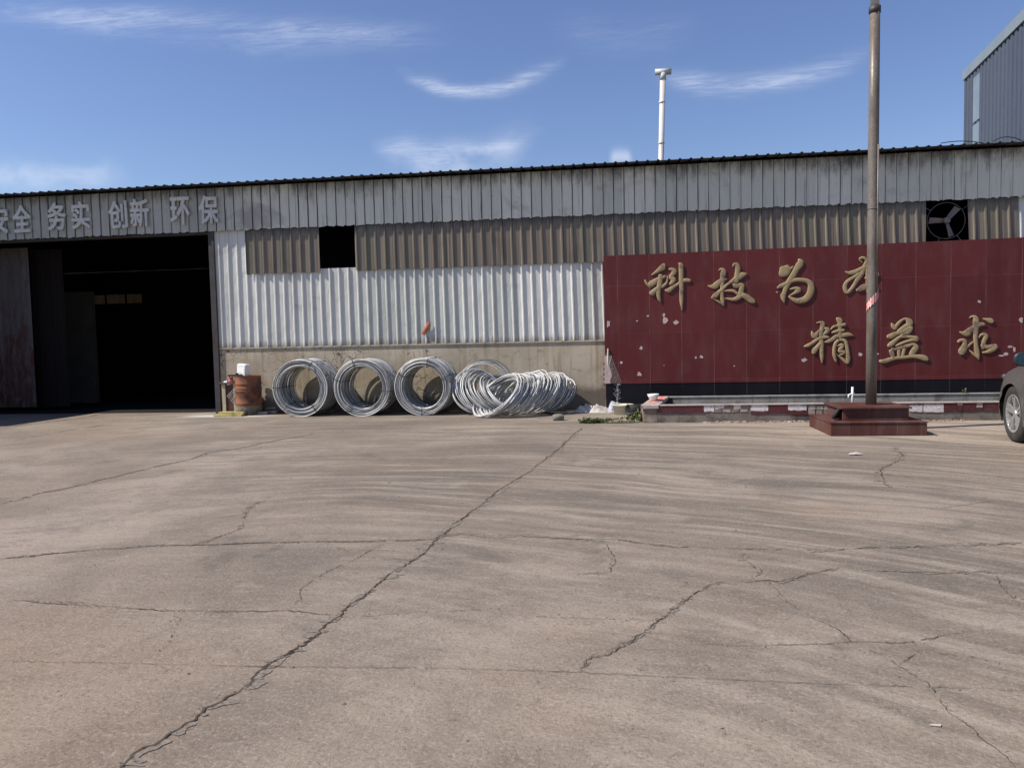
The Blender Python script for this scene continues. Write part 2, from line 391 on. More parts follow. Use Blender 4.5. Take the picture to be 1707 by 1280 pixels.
M['black_tile'] = m_tiles('black_glazed_tile', (0.006, 0.006, 0.009), (0.010, 0.010, 0.014), (0.055, 0.05, 0.05), 0.596, 0.9, 0.34, 0.3, 0.35, drip=(0.0, 0.6), film=0.02, spec=0.12)
M['base_tile'] = m_tiles('brown_red_tile', (0.075, 0.026, 0.021), (0.092, 0.033, 0.026), (0.15, 0.08, 0.065), 0.31, 0.5, 0.07, 0.0, 0.45, drip=(0.0, 0.6), film=0.42, spec=0.25)
M['planter_tile'] = weathered('dull_red_tile', (0.075, 0.018, 0.022), (0.11, 0.028, 0.03), 5, 0.4, stain=(0.16, 0.10, 0.09), stain_amt=0.2)
M['gold'] = weathered('tarnished_gilt', (0.25, 0.185, 0.092), (0.37, 0.275, 0.145), 6, 0.55, stain=(0.16, 0.105, 0.08), stain_scale=5, bumpy=0.35, fine=70)
M['sign_letter'] = weathered('faded_white_plastic', (0.52, 0.51, 0.47), (0.62, 0.605, 0.56), 6, 0.5, stain=(0.45, 0.43, 0.43))
M['chip'] = weathered('chipped_pale_body', (0.40, 0.29, 0.28), (0.54, 0.43, 0.41), 9, 0.9)
M['bare'] = weathered('bare_mortar', (0.085, 0.052, 0.048), (0.13, 0.085, 0.075), 14, 0.9, stain=(0.22, 0.16, 0.14), stain_scale=14)
M['wire'] = weathered('galvanised_wire', (0.30, 0.30, 0.285), (0.56, 0.555, 0.54), 14, 0.42, metal=0.25, stain=(0.17, 0.16, 0.155), stain_amt=0.6, stain_scale=4, bumpy=0, spec=0.5)
def m_wire():
    m, g, b = mat_base('galvanised_wire')
    rn = g.N.new('ShaderNodeNewGeometry').outputs['Random Per Island']
    col = g.mix(rn, (0.13, 0.13, 0.125), (0.72, 0.715, 0.70))
    n = g.noise(g.obj(), 5.0, 4, 0.6)
    col = g.mix(g.ramp(n, 0.52, 0.72, 0, 0.6), col, (0.15, 0.135, 0.115))
    g.put(b.inputs['Base Color'], col); b.inputs['Roughness'].default_value = 0.50; b.inputs['Metallic'].default_value = 0.15
    return m


M['wire'] = m_wire()
M['tie'] = weathered('tie_wire', (0.10, 0.09, 0.085), (0.16, 0.15, 0.14), 8, 0.5, metal=0.4)
M['tag'] = weathered('paper_tag', (0.75, 0.74, 0.72), (0.82, 0.81, 0.80), 8, 0.8)
M['drum'] = weathered('rusty_orange_drum', (0.17, 0.064, 0.033), (0.26, 0.098, 0.046), 4, 0.8, stain=(0.085, 0.036, 0.026), stain_amt=0.9, stretch=(1, 1, 1.6))
M['drum_low'] = weathered('scorched_drum', (0.12, 0.105, 0.085), (0.20, 0.175, 0.14), 6, 0.75, stain=(0.06, 0.04, 0.03), stain_amt=0.7)
M['wood_pale'] = weathered('pale_wood', (0.36, 0.31, 0.20), (0.48, 0.42, 0.28), 5, 0.8, stain=(0.2, 0.15, 0.10), stretch=(6, 6, 0.8))
M['wood_dark'] = weathered('maroon_board', (0.06, 0.022, 0.020), (0.10, 0.035, 0.03), 5, 0.6)
M['yellow_board'] = weathered('yellow_board', (0.40, 0.33, 0.12), (0.50, 0.42, 0.18), 6, 0.7, stain=(0.2, 0.15, 0.07))
M['white_can'] = weathered('white_plastic', (0.60, 0.64, 0.61), (0.70, 0.72, 0.69), 5, 0.4, stain=(0.40, 0.40, 0.36), stain_amt=0.3)
M['brick'] = weathered('old_brick', (0.17, 0.12, 0.095), (0.26, 0.19, 0.15), 8, 0.95, stain=(0.35, 0.31, 0.27), bumpy=0.6)
M['stone'] = weathered('grey_stone', (0.13, 0.125, 0.105), (0.21, 0.20, 0.17), 9, 0.95, bumpy=0.7)
M['film'] = weathered('dusty_plastic_film', (0.38, 0.345, 0.305), (0.54, 0.50, 0.46), 7, 0.35, stain=(0.32, 0.26, 0.21), stain_amt=0.4, stain_scale=7)
M['film_blue'] = weathered('pale_blue_film', (0.36, 0.36, 0.42), (0.54, 0.54, 0.58), 9, 0.3)
M['cream'] = weathered('cream_bucket', (0.52, 0.49, 0.38), (0.62, 0.59, 0.47), 8, 0.6, stain=(0.3, 0.27, 0.2))
M['rubber'] = weathered('black_rubber', (0.012, 0.012, 0.013), (0.022, 0.022, 0.024), 8, 0.7, bumpy=0.2)
M['crate'] = weathered('dark_grey_crate', (0.035, 0.035, 0.042), (0.06, 0.06, 0.068), 5, 0.6)
M['concrete'] = weathered('grey_concrete', (0.20, 0.19, 0.168), (0.30, 0.285, 0.255), 3, 0.9, stain=(0.14, 0.13, 0.11), stain_amt=0.6, stain_scale=2.5, stretch=(2, 2, 0.6), bumpy=0.5)
M['concrete_dk'] = weathered('dirty_planter_concrete', (0.145, 0.118, 0.10), (0.23, 0.195, 0.165), 4, 0.95, stain=(0.075, 0.06, 0.052), stain_amt=0.7, stain_scale=3, bumpy=0.6)
M['white_tile'] = weathered('crazed_white_tile', (0.56, 0.50, 0.48), (0.70, 0.66, 0.64), 12, 0.5, stain=(0.33, 0.27, 0.25), stain_amt=0.5, stain_scale=14)
M['pink_render'] = weathered('pinkish_render', (0.30, 0.25, 0.22), (0.42, 0.36, 0.32), 8, 0.85, stain=(0.22, 0.16, 0.14), stain_amt=0.4, stain_scale=6)
M['red_paint'] = weathered('spilt_red_paint', (0.52, 0.12, 0.10), (0.62, 0.22, 0.18), 14, 0.5, stain=(0.70, 0.45, 0.40), stain_amt=0.5, stain_scale=14)
M['pole'] = weathered('brown_stained_steel', (0.118, 0.100, 0.083), (0.185, 0.158, 0.132), 2.0, 0.42, stain=(0.10, 0.075, 0.06), stain_amt=0.5, stain_scale=2.5, stretch=(1, 1, 0.4), bumpy=0.1, spec=0.4)
M['pole_pale'] = weathered('pale_pole_top', (0.42, 0.41, 0.40), (0.52, 0.51, 0.50), 4, 0.4)
M['ribbon'] = weathered('faded_red_ribbon', (0.50, 0.14, 0.12), (0.66, 0.30, 0.26), 14, 0.5, stain=(0.75, 0.5, 0.45), stain_scale=16)
M['orange'] = weathered('orange_red_film', (0.34, 0.075, 0.04), (0.44, 0.15, 0.08), 20, 0.35, stain=(0.62, 0.38, 0.24), stain_amt=0.5, stain_scale=18)
M['vent'] = weathered('white_vent_pipe', (0.54, 0.50, 0.46), (0.64, 0.60, 0.56), 3, 0.5, stain=(0.5, 0.45, 0.4), stain_amt=0.3)
M['tee'] = weathered('grey_vent_cap', (0.42, 0.44, 0.41), (0.52, 0.54, 0.50), 5, 0.5, stain=(0.25, 0.27, 0.22))
M['blue_sheet'] = m_sheet('blue_grey_sheet', (0.062, 0.078, 0.110), (0.072, 0.088, 0.120), (0.05, 0.06, 0.085), streak=0.25, seed=2.0, rough=0.6, spec=0.2)
M['blue_trim'] = weathered('pale_blue_trim', (0.15, 0.19, 0.22), (0.20, 0.24, 0.27), 0.6, 0.5, bumpy=0)
M['roofstrip'] = weathered('translucent_wall_strip', (0.15, 0.19, 0.23), (0.20, 0.245, 0.285), 0.8, 0.35, bumpy=0)
M['fanblade'] = weathered('dusty_fan_blade', (0.16, 0.14, 0.14), (0.22, 0.195, 0.19), 6, 0.6)
M['fancage'] = weathered('fan_cage_steel', (0.13, 0.13, 0.13), (0.2, 0.2, 0.2), 6, 0.5)
M['crack'] = weathered('crack_dirt', (0.050, 0.037, 0.028), (0.105, 0.080, 0.062), 9, 0.98, spec=0.05, bumpy=0)
M['crumb'] = weathered('crumbled_concrete', (0.13, 0.105, 0.085), (0.22, 0.185, 0.155), 16, 0.95, stain=(0.06, 0.045, 0.036), stain_amt=0.6, stain_scale=25, bumpy=0.6)
M['halo'] = weathered('loosened_concrete', (0.14, 0.115, 0.092), (0.23, 0.195, 0.158), 30, 0.95, stain=(0.05, 0.038, 0.03), stain_amt=0.5, stain_scale=40, bumpy=0.5)
M['paper'] = weathered('waste_paper', (0.40, 0.355, 0.31), (0.50, 0.45, 0.40), 9, 0.8)
M['leafa'] = weathered('weed_leaf', (0.065, 0.085, 0.030), (0.13, 0.145, 0.055), 7, 0.6, bumpy=0)
M['leafb'] = weathered('dry_weed_leaf', (0.20, 0.18, 0.10), (0.30, 0.26, 0.16), 7, 0.7, bumpy=0)
M['car'] = m_paint('grey_car_paint', (0.145, 0.142, 0.14), 0.34, 0.45, 0.7)
M['glass'] = weathered('dark_car_glass', (0.012, 0.016, 0.018), (0.016, 0.02, 0.022), 2, 0.06, bumpy=0, spec=0.7)
M['mirror'] = weathered('mirror_glass', (0.05, 0.11, 0.14), (0.06, 0.12, 0.15), 2, 0.10, metal=0.6, bumpy=0)
M['trim'] = weathered('black_car_trim', (0.015, 0.015, 0.017), (0.022, 0.022, 0.024), 6, 0.45, bumpy=0)
M['tyre'] = weathered('tyre_rubber', (0.020, 0.019, 0.019), (0.045, 0.041, 0.038), 5, 0.85, stain=(0.12, 0.10, 0.085), stain_amt=0.2)
M['alloy'] = weathered('alloy_rim', (0.50, 0.49, 0.48), (0.60, 0.59, 0.58), 8, 0.32, metal=0.7, bumpy=0)
M['lamp'] = weathered('headlamp_lens', (0.35, 0.36, 0.37), (0.5, 0.5, 0.5), 6, 0.12, bumpy=0)
M['cable'] = M['rubber']
M['frp'] = m_translucent('clerestory_frp', (0.26, 0.20, 0.14))  # translucent sheet for the window strip in the back wall


# ------------------------------------------------------------------ object helpers
ORG = {}


class MB:
    """collects shapes given in world coordinates and links them as one mesh object"""
    def __init__(s): s.v = []; s.f = []

    def add(s, vs, fs):
        o = len(s.v); s.v += [tuple(p) for p in vs]; s.f += [tuple(i + o for i in f) for f in fs]
        return s

    def box(s, x0, x1, y0, y1, z0, z1, mtx=None, bev=0.0):
        if bev:
            b = bev; vs = []; 
            for z, k in ((z0, b), (z0 + b, 0), (z1 - b, 0), (z1, b)):
                for (sx, sy) in ((0, 0), (1, 0), (1, 1), (0, 1)):
                    X0, X1, Y0, Y1 = x0 + k, x1 - k, y0 + k, y1 - k
                    px, py = (X1 if sx else X0), (Y1 if sy else Y0)
                    bb = b * 0.6
                    ox, oy = (-bb if sx else bb), (-bb if sy else bb)
                    a, c = (px + ox, py, z), (px, py + oy, z)
                    vs += ([c, a] if (sx, sy) in ((0, 0), (1, 1)) else [a, c])
            fs = [tuple(range(7, -1, -1)), tuple(range(24, 32))]
            for r in range(3):
                for i in range(8):
                    j = (i + 1) % 8; fs.append((r * 8 + i, r * 8 + j, r * 8 + 8 + j, r * 8 + 8 + i))
        else:
            vs = [(x0, y0, z0), (x1, y0, z0), (x1, y1, z0), (x0, y1, z0), (x0, y0, z1), (x1, y0, z1), (x1, y1, z1), (x0, y1, z1)]
            fs = [(3, 2, 1, 0), (4, 5, 6, 7), (0, 1, 5, 4), (1, 2, 6, 5), (2, 3, 7, 6), (3, 0, 4, 7)]
        if mtx is not None: vs = [mtx @ Vector(p) for p in vs]
        return s.add(vs, fs)

    def tube(s, pts, r, seg=8, closed=False, caps=True):
        pts = [Vector(p) for p in pts]; n = len(pts)
        rs = r if hasattr(r, '__len__') else [r] * n
        ref = None; vs = []
        for i, p in enumerate(pts):
            a = pts[(i - 1) % n] if closed or i else pts[0]
            b = pts[(i + 1) % n] if closed or i < n - 1 else pts[-1]
            t = (b - a).normalized()
            if ref is None:
                ref = Vector((0, 0, 1)) if abs(t.z) < 0.9 else Vector((1, 0, 0))
            e1 = (ref - t * ref.dot(t)).normalized(); e2 = t.cross(e1); ref = e1
            for k in range(seg):
                an = 2 * math.pi * k / seg
                vs.append(p + (e1 * math.cos(an) + e2 * math.sin(an)) * rs[i])
        fs = []
        for i in range(n if closed else n - 1):
            j = (i + 1) % n
            for k in range(seg):
                l = (k + 1) % seg
                fs.append((i * seg + k, i * seg + l, j * seg + l, j * seg + k))
        if caps and not closed:
            fs.append(tuple(range(seg - 1, -1, -1))); fs.append(tuple((n - 1) * seg + k for k in range(seg)))
        return s.add(vs, fs)

    def lathe(s, prof, c, seg=28, axis='Z', mtx=None, cap=False):
        """prof: (radius, height) pairs"""
        vs = []
        for (r, h) in prof:
            for k in range(seg):
                a = 2 * math.pi * k / seg
                p = Vector((r * math.cos(a), r * math.sin(a), h))
                if axis == 'Y': p = Vector((p.x, p.z, p.y))
                if axis == 'X': p = Vector((p.z, p.x, p.y))
                if mtx is not None: p = mtx @ p
                vs.append(p + Vector(c))
        fs = []
        for i in range(len(prof) - 1):
            for k in range(seg):
                l = (k + 1) % seg
                q = (i * seg + k, i * seg + l, (i + 1) * seg + l, (i + 1) * seg + k)
                fs.append(q if axis != 'Y' else q[::-1])
        if cap:
            fs.append(tuple(range(seg - 1, -1, -1))); fs.append(tuple((len(prof) - 1) * seg + k for k in range(seg)))
        return s.add(vs, fs)

    def prism(s, poly, d):
        """poly: 3-D points of a planar outline, d: extrusion vector"""
        n = len(poly); d = Vector(d); vs = [Vector(p) for p in poly] + [Vector(p) + d for p in poly]
        fs = [tuple(range(n)), tuple(range(2 * n - 1, n - 1, -1))]
        for i in range(n):
            j = (i + 1) % n; fs.append((i, i + n, j + n, j))
        return s.add(vs, fs)

    def build(s, name, mat, parent=None, smooth=False, org=None):
        me = bpy.data.meshes.new(name)
        o3 = Vector(org) if org is not None else (ORG.get(parent.name, Vector()) if parent is not None else Vector())
        me.from_pydata([(p[0] - o3.x, p[1] - o3.y, p[2] - o3.z) for p in s.v], [], s.f)
        me.validate(); me.update()
        if smooth:
            me.polygons.foreach_set('use_smooth', [True] * len(me.polygons))
        me.materials.append(M[mat])
        o = bpy.data.objects.new(name, me); COL.objects.link(o)
        if parent is not None:
            o.parent = parent; ORG[o.name] = o3
        else:
            o.location = o3; ORG[o.name] = o3
        return o


def autosmooth(o, deg=35):
    me = o.data
    me.polygons.foreach_set('use_smooth', [True] * len(me.polygons))
    import bmesh
    bm = bmesh.new(); bm.from_mesh(me)
    bmesh.ops.recalc_face_normals(bm, faces=bm.faces[:])
    for e in bm.edges:
        if len(e.link_faces) == 2: e.smooth = e.calc_face_angle(0) < rad(deg)
    bm.to_mesh(me); bm.free()
    return o


def tag(o, label=None, cat=None, group=None, kind=None):
    if label: o['label'] = label
    if cat: o['category'] = cat
    if group: o['group'] = group
    if kind: o['kind'] = kind
    return o


def thing(name, label, cat, loc=(0, 0, 0), group=None):
    o = bpy.data.objects.new(name, None); COL.objects.link(o); o.location = loc
    o.empty_display_size = 0.2; ORG[o.name] = Vector(loc)
    return tag(o, label, cat, group)


def corrugated(x0, x1, z0, z1, y, pitch, u0, h, wt, wb, lean=None, jag=0.0, seed=1, rows=3):
    """upright rib-sheet between x0 and x1: trapezoid ribs of height h towards -y; lean(x) tilts the ribs sideways"""
    rnd = random.Random(seed)
    prof = []
    k = math.floor((x0 - u0) / pitch) - 1
    while u0 + k * pitch < x1 + pitch:
        c = u0 + k * pitch
        prof += [(c - wb / 2, 0.0), (c - wt / 2, -h), (c + wt / 2, -h), (c + wb / 2, 0.0), (c + pitch / 2, rnd.uniform(-0.003, 0.003))]
        k += 1
    pts = []
    for a, b in zip(prof[:-1], prof[1:]):
        if b[0] <= x0 or a[0] >= x1: continue
        if a[0] < x0: t = (x0 - a[0]) / (b[0] - a[0]); a = (x0, a[1] + (b[1] - a[1]) * t)
        if not pts: pts.append(a)
        if b[0] > x1: t = (x1 - a[0]) / (b[0] - a[0]); b = (x1, a[1] + (b[1] - a[1]) * t)
        pts.append(b)
    vs = []; n = len(pts)
    jg = [rnd.uniform(-jag, jag) for _ in pts]
    for r in range(rows):
        t = r / (rows - 1); zz = z0 + (z1 - z0) * t
        for i, (x, dy_) in enumerate(pts):
            sx = 0.0
            if lean: sx = lean(x) * (zz - z0)
            edge = (0 < i < n - 1)
            vs.append((x - (sx if edge else 0.0), y + dy_, zz + (jg[i] if r == 0 else 0.0)))
    fs = [(r * n + i, r * n + i + 1, (r + 1) * n + i + 1, (r + 1) * n + i) for r in range(rows - 1) for i in range(n - 1)]
    return MB().add(vs, fs)


# ------------------------------------------------------------------ the yard
def ground_mesh():
    mb = MB()
    mb.add([(-600, -600, 0), (600, -600, 0), (600, 900, 0), (-600, 900, 0)], [(0, 1, 2, 3)])
    return mb.build('ground', 'ground')


ground = tag(ground_mesh(), 'brown grey concrete yard, cracked and streaked with curved tyre tracks', None, None, 'structure')
rnd = random.Random(4)


def ribbon(px, w, rough=0.02, seed=0, z=0.004, gap=0.0, wvar=0.7):
    """an irregular crack through the listed yard points"""
    r = random.Random(seed)
    P = [onground(*p) for p in px]
    pts = []
    for a, b in zip(P[:-1], P[1:]):
        L = (b - a).length; n = max(2, int(L / (0.014 + 0.0025 * abs((a.y + b.y) / 2 + 13))))
        for i in range(n): pts.append(a.lerp(b, i / n))
    pts.append(P[-1])
    mb = MB(); n = len(pts)
    off = 0.0; wv = 1.0; L = []; 
    for i, p in enumerate(pts):
        a = pts[max(0, i - 1)]; b = pts[min(n - 1, i + 1)]
        t = (b - a).normalized(); nn = Vector((-t.y, t.x, 0))
        off = off * 0.88 + r.gauss(0, rough * 0.42)
        wv = wv * 0.75 + 0.25 * max(0.05, r.gauss(1, wvar * 1.8))
        jit = r.gauss(0, 0.0035)
        c = p + nn * (off + jit)
        ww = w * wv * 0.5 * min(1, (i + 0.5) / 5, (n - i - 0.5) / 5)
        L.append((c, nn, max(0.0006, ww)))
    vs = []; fs = []
    for c, nn, ww in L:
        vs += [(c.x - nn.x * ww * r.uniform(0.6, 1.4), c.y - nn.y * ww, z), (c.x + nn.x * ww * r.uniform(0.6, 1.4), c.y + nn.y * ww, z)]
    on = True
    for i in range(n - 1):
        if gap and r.random() < 0.4: on = r.random() > gap * 0.7
        if on: fs.append((2 * i, 2 * i + 1, 2 * i + 3, 2 * i + 2))
    mb.add(vs, fs)
    return mb, L


CR = [
    ([(970, 714), (935, 745), (905, 768), (870, 795), (830, 820), (790, 850), (745, 885), (720, 905), (690, 932), (650, 960), (620, 985), (590, 1005), (562, 1025), (540, 1040), (520, 1062), (480, 1090), (450, 1108), (410, 1145), (375, 1165), (345, 1190), (310, 1210), (265, 1240), (235, 1252), (205, 1280), (180, 1305)], 0.017, 0.018, 0),
    ([(0, 932), (60, 926), (140, 918), (250, 910), (330, 908), (440, 905), (520, 903), (620, 902), (720, 899)], 0.012, 0.01, 0),
    ([(715, 900), (760, 890), (850, 893), (955, 899), (1035, 901), (1114, 909), (1180, 914), (1299, 917), (1379, 916), (1491, 912), (1598, 910), (1707, 905)], 0.011, 0.02, 0.35),
    ([(20, 1000), (60, 1004), (180, 1012), (270, 1017), (400, 1020), (480, 1018), (530, 1024), (560, 1026)], 0.009, 0.01, 0),
    ([(545, 1030), (620, 1027), (700, 1020), (830, 1015), (850, 1025), (911, 1029), (1024, 1033), (1089, 1033)], 0.006, 0.01, 0.5),
    ([(970, 1118), (979, 1100), (1014, 1089), (1043, 1073), (1072, 1056), (1090, 1039), (1111, 1026), (1135, 1007), (1156, 989), (1182, 977), (1204, 972), (1241, 969), (1277, 967), (1304, 971), (1350, 957), (1397, 946)], 0.010, 0.010, 0.1),
    ([(1437, 951), (1502, 953), (1580, 955), (1653, 953), (1710, 956)], 0.010, 0.01, 0.2),
    ([(1277, 967), (1290, 980), (1305, 995), (1327, 1012), (1350, 1029), (1380, 1042), (1400, 1054), (1417, 1070), (1442, 1082), (1475, 1096), (1497, 1110), (1520, 1126), (1540, 1135), (1550, 1145), (1565, 1165), (1580, 1187), (1600, 1200), (1625, 1222), (1650, 1242), (1675, 1262), (1690, 1280)], 0.006, 0.008, 0.4),
    ([(1171, 1074), (1240, 1077), (1300, 1075), (1382, 1074), (1417, 1070), (1455, 1070), (1500, 1073), (1550, 1064), (1587, 1057), (1625, 1052), (1662, 1050), (1710, 1047)], 0.007, 0.005, 0.15),
    ([(1497, 1110), (1522, 1092), (1545, 1082), (1570, 1090), (1620, 1096), (1660, 1104)], 0.006, 0.008, 0.4),
    ([(0, 1102), (200, 1106), (430, 1111), (700, 1114), (850, 1117), (963, 1121), (1080, 1127), (1300, 1137), (1420, 1142), (1545, 1145), (1640, 1149), (1720, 1153)], 0.0055, 0.002, 0.05),
    ([(0, 840), (37, 831), (66, 822), (106, 815), (137, 808), (166, 800), (190, 795), (224, 786), (264, 777), (317, 766), (348, 754), (396, 748), (450, 736), (530, 722)], 0.018, 0.012, 0.1),
    ([(450, 828), (413, 848), (408, 862), (406, 880), (375, 892), (320, 911)], 0.010, 0.02, 0.35),
    ([(640, 905), (595, 929), (563, 944), (518, 969), (493, 984), (495, 999), (483, 1014)], 0.007, 0.015, 0.2),
    ([(304, 1016), (300, 1030), (289, 1044), (279, 1068), (262, 1085)], 0.006, 0.012, 0.4),
    ([(738, 1062), (735, 1075), (730, 1088), (717, 1113)], 0.005, 0.012, 0.4),
    ([(1490, 745), (1503, 758), (1503, 765), (1488, 771), (1467, 781), (1471, 792), (1471, 803), (1480, 812)], 0.018, 0.03, 0.4),
    ([(850, 811), (960, 811), (1080, 811), (1201, 810), (1300, 811), (1400, 812), (1480, 813), (1600, 814), (1700, 817)], 0.008, 0.004, 0.2),
    ([(1201, 810), (1260, 797), (1295, 794)], 0.008, 0.01, 0.1),
    ([(1548, 849), (1598, 843), (1665, 834)], 0.008, 0.01, 0.3),
    ([(1005, 901), (1023, 931), (1015, 953), (960, 958)], 0.009, 0.015, 0.3),
    ([(1236, 921), (1246, 941), (1264, 951), (1256, 961)], 0.010, 0.02, 0.3),
    ([(27, 733), (60, 727), (110, 718), (190, 706)], 0.012, 0.01, 0.2),
    ([(0, 714), (60, 706), (140, 696), (165, 691), (205, 686)], 0.05, 0.02, 0.0),
    ([(1655, 955), (1665, 972), (1677, 987), (1692, 1000), (1700, 1012)], 0.009, 0.01, 0.3),
    ([(540, 905), (575, 915), (600, 928), (690, 932), (760, 940), (850, 942)], 0.007, 0.02, 0.5),
    ([(1185, 1074), (1160, 1085), (1168, 1100), (1195, 1128)], 0.005, 0.01, 0.5),
    ([(520, 1062), (500, 1082), (460, 1098), (440, 1120)], 0.012, 0.014, 0.3),
]
crk = MB(); spall = MB(); halo = MB()
for i, (px, w, ro, gp) in enumerate(CR):
    mb, L = ribbon(px, w * (0.5 if i in (0, 1, 3, 11, 23) else 0.40), ro * 0.6, 100 + i, 0.004, gp)
    crk.add(mb.v, mb.f)
    if 0.0085 < w < 0.0165:                       # a finer second strand that leaves and rejoins the first
        mb, L2 = ribbon(px, w * 0.26, ro * 1.0 + 0.008, 300 + i, 0.0045, 0.75); crk.add(mb.v, mb.f)
    if 0.009 < w < 0.03:
        mb, L2 = ribbon(px, w * 3.2, ro * 1.2, 700 + i, 0.0025, 0.97); halo.add(mb.v, mb.f)
        mb, L2 = ribbon(px, w * 1.9, ro * 0.8, 500 + i, 0.003, 0.9); halo.add(mb.v, mb.f)
    r = random.Random(900 + i)
    if w > 0.0056:
        for c, nn, ww in L:
            if r.random() < 0.40:
                d = r.choice((-1, 1)) * (ww + abs(r.gauss(0, 0.020)))
                s_ = r.uniform(0.002, 0.008) * (1.0 if c.y < -8 else 1.4)
                x_, y_ = c.x + nn.x * d, c.y + nn.y * d
                a0 = r.uniform(0, 6.3)
                vs = [(x_ + s_ * math.cos(a0 + k * 1.57) * r.uniform(0.6, 1.5), y_ + s_ * math.sin(a0 + k * 1.57) * r.uniform(0.6, 1.3), 0.0005) for k in range(4)] + [(x_, y_, s_ * 0.7)]
                spall.add(vs, [(0, 1, 4), (1, 2, 4), (2, 3, 4), (3, 0, 4)])
cracks = tag(crk.build('crack', 'crack', ground), None, None, None, 'structure')
tag(halo.build('crumbling_edge', 'halo', ground), None, None, None, 'structure')
for _ in range(900):                     # loose grit scattered over the yard
    y_ = -13.6 + 10.5 * rnd.random() ** 1.6; x_ = rnd.uniform(-7, 6)
    s_ = rnd.uniform(0.002, 0.007) * (1 + (y_ + 13.6) * 0.12)
    if rnd.random() < 0.04: s_ *= 2
    a0 = rnd.uniform(0, 6.3)
    vs = [(x_ + s_ * math.cos(a0 + k * 1.57) * rnd.uniform(0.6, 2.0), y_ + s_ * math.sin(a0 + k * 1.57) * rnd.uniform(0.6, 1.3), 0.0005) for k in range(4)] + [(x_, y_, s_ * 0.6)]
    spall.add(vs, [(0, 1, 4), (1, 2, 4), (2, 3, 4), (3, 0, 4)])
tag(spall.build('gravel', 'crumb'), 'small grit and crumbs of concrete scattered over the yard and along its cracks', 'gravel', None, 'stuff')

# ------------------------------------------------------------------ the shed
XL, XR, YB, ZE = -25.0, 12.5, 16.0, 4.672
uA = onwall(387.5, 579.6).x; uB = onwall(554.7, 577).x
PITCH_RIB = (uB - uA) / 11.0
U0 = uA
shed = thing('warehouse', 'long low warehouse of corrugated white and brown sheets on a beige plastered base wall', 'warehouse', (0, 0, 0))
DX = onwall(370, 680).x                       # right jamb of the lorry gate
lean = lambda x: max(0.0, min(0.045, (x + 6.5) * 0.0042))
MB().box(DX, XR, 0.0, 0.24, 0, 1.35).box(XL, -14.5, 0.0, 0.24, 0, 3.74).build('base_wall', 'plaster', shed)
mb = MB().box(DX - 0.01, 12, -0.022, 0.0, 1.335, 1.365)
mb.build('ledge', 'plaster', shed)
# white cladding: full height next to the gate, shorter below the brown band
mb = corrugated(DX, XR, 1.36, 2.93, 0.0, PITCH_RIB, U0, 0.025, 0.020, 0.064, lean, 0.0, 2, 4)
b2 = corrugated(DX, -7.40, 2.90, 3.80, -0.002, PITCH_RIB, U0, 0.025, 0.020, 0.064, lean, 0.0, 3); mb.add(b2.v, b2.f)
b2 = corrugated(7.26, XR, 2.90, 3.80, -0.002, PITCH_RIB, U0, 0.025, 0.020, 0.064, lean, 0.0, 3); mb.add(b2.v, b2.f)
mb.build('white_cladding', 'white_sheet', shed)
mb = MB()
for a, b, sd in ((-7.43, -5.85, 4), (-5.11, 5.72, 5), (6.47, 7.28, 6)):
    c = corrugated(a, b, 2.865, 3.80, -0.034, PITCH_RIB, U0, 0.025, 0.020, 0.064, lean, 0.012, sd); mb.add(c.v, c.f)
mb.build('brown_sheet_band', 'brown_sheet', shed)
lf = lambda x: 0.0
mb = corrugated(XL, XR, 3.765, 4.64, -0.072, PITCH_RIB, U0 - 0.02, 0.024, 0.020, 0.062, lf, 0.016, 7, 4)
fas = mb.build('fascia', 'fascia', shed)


def roof_mesh():
    pts = []; h = 0.022
    k = math.floor((XL - 0.3 - U0) / PITCH_RIB)
    while U0 + k * PITCH_RIB < XR + 0.3:
        c = U0 + k * PITCH_RIB + 0.05
        pts += [(c - 0.03, 0), (c - 0.012, h), (c + 0.012, h), (c + 0.03, 0)]; k += 1
    rows = [(-0.36, ZE), (8.0, ZE + 0.6), (YB + 0.3, ZE)]
    n = len(pts); vs = []
    r = random.Random(3); sag = [r.uniform(-0.006, 0.006) for _ in pts]
    for t in (0, -0.005):
        for (y, z) in rows:
            for i, (x, d) in enumerate(pts): vs.append((x, y, z + d + t + sag[i // 12 * 12]))
    fs = []
    for o in (0, 3 * n):
        for q in range(2):
            for i in range(n - 1):
                f = (o + q * n + i, o + q * n + i + 1, o + (q + 1) * n + i + 1, o + (q + 1) * n + i)
                fs.append(f if o == 0 else f[::-1])
    for i in range(n - 1): fs.append((i, 3 * n + i, 3 * n + i + 1, i + 1))
    return MB().add(vs, fs)


roof_mesh().build('roof', 'roof', shed)
mb = MB()
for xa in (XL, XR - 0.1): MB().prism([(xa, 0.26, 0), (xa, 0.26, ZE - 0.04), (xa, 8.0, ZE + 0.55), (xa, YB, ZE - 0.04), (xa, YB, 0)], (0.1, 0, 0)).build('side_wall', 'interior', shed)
wa, wb_ = onwall(150, 508, YB), onwall(240, 490, YB)
mb = MB()
mb.box(XL + 0.1, wa.x, YB - 0.15, YB - 0.05, 0, ZE + 0.005); mb.box(wb_.x, XR - 0.1, YB - 0.15, YB - 0.05, 0, ZE + 0.005)
mb.box(wa.x, wb_.x, YB - 0.15, YB - 0.05, 0, wa.z); mb.box(wa.x, wb_.x, YB - 0.15, YB - 0.05, wb_.z, ZE + 0.005)
mb.build('back_wall', 'interior', shed)
cl_ = MB().box(wa.x - 0.05, wb_.x + 0.05, YB - 0.04, YB - 0.03, wa.z - 0.05, wb_.z + 0.05).build('clerestory_sheet', 'frp', shed)
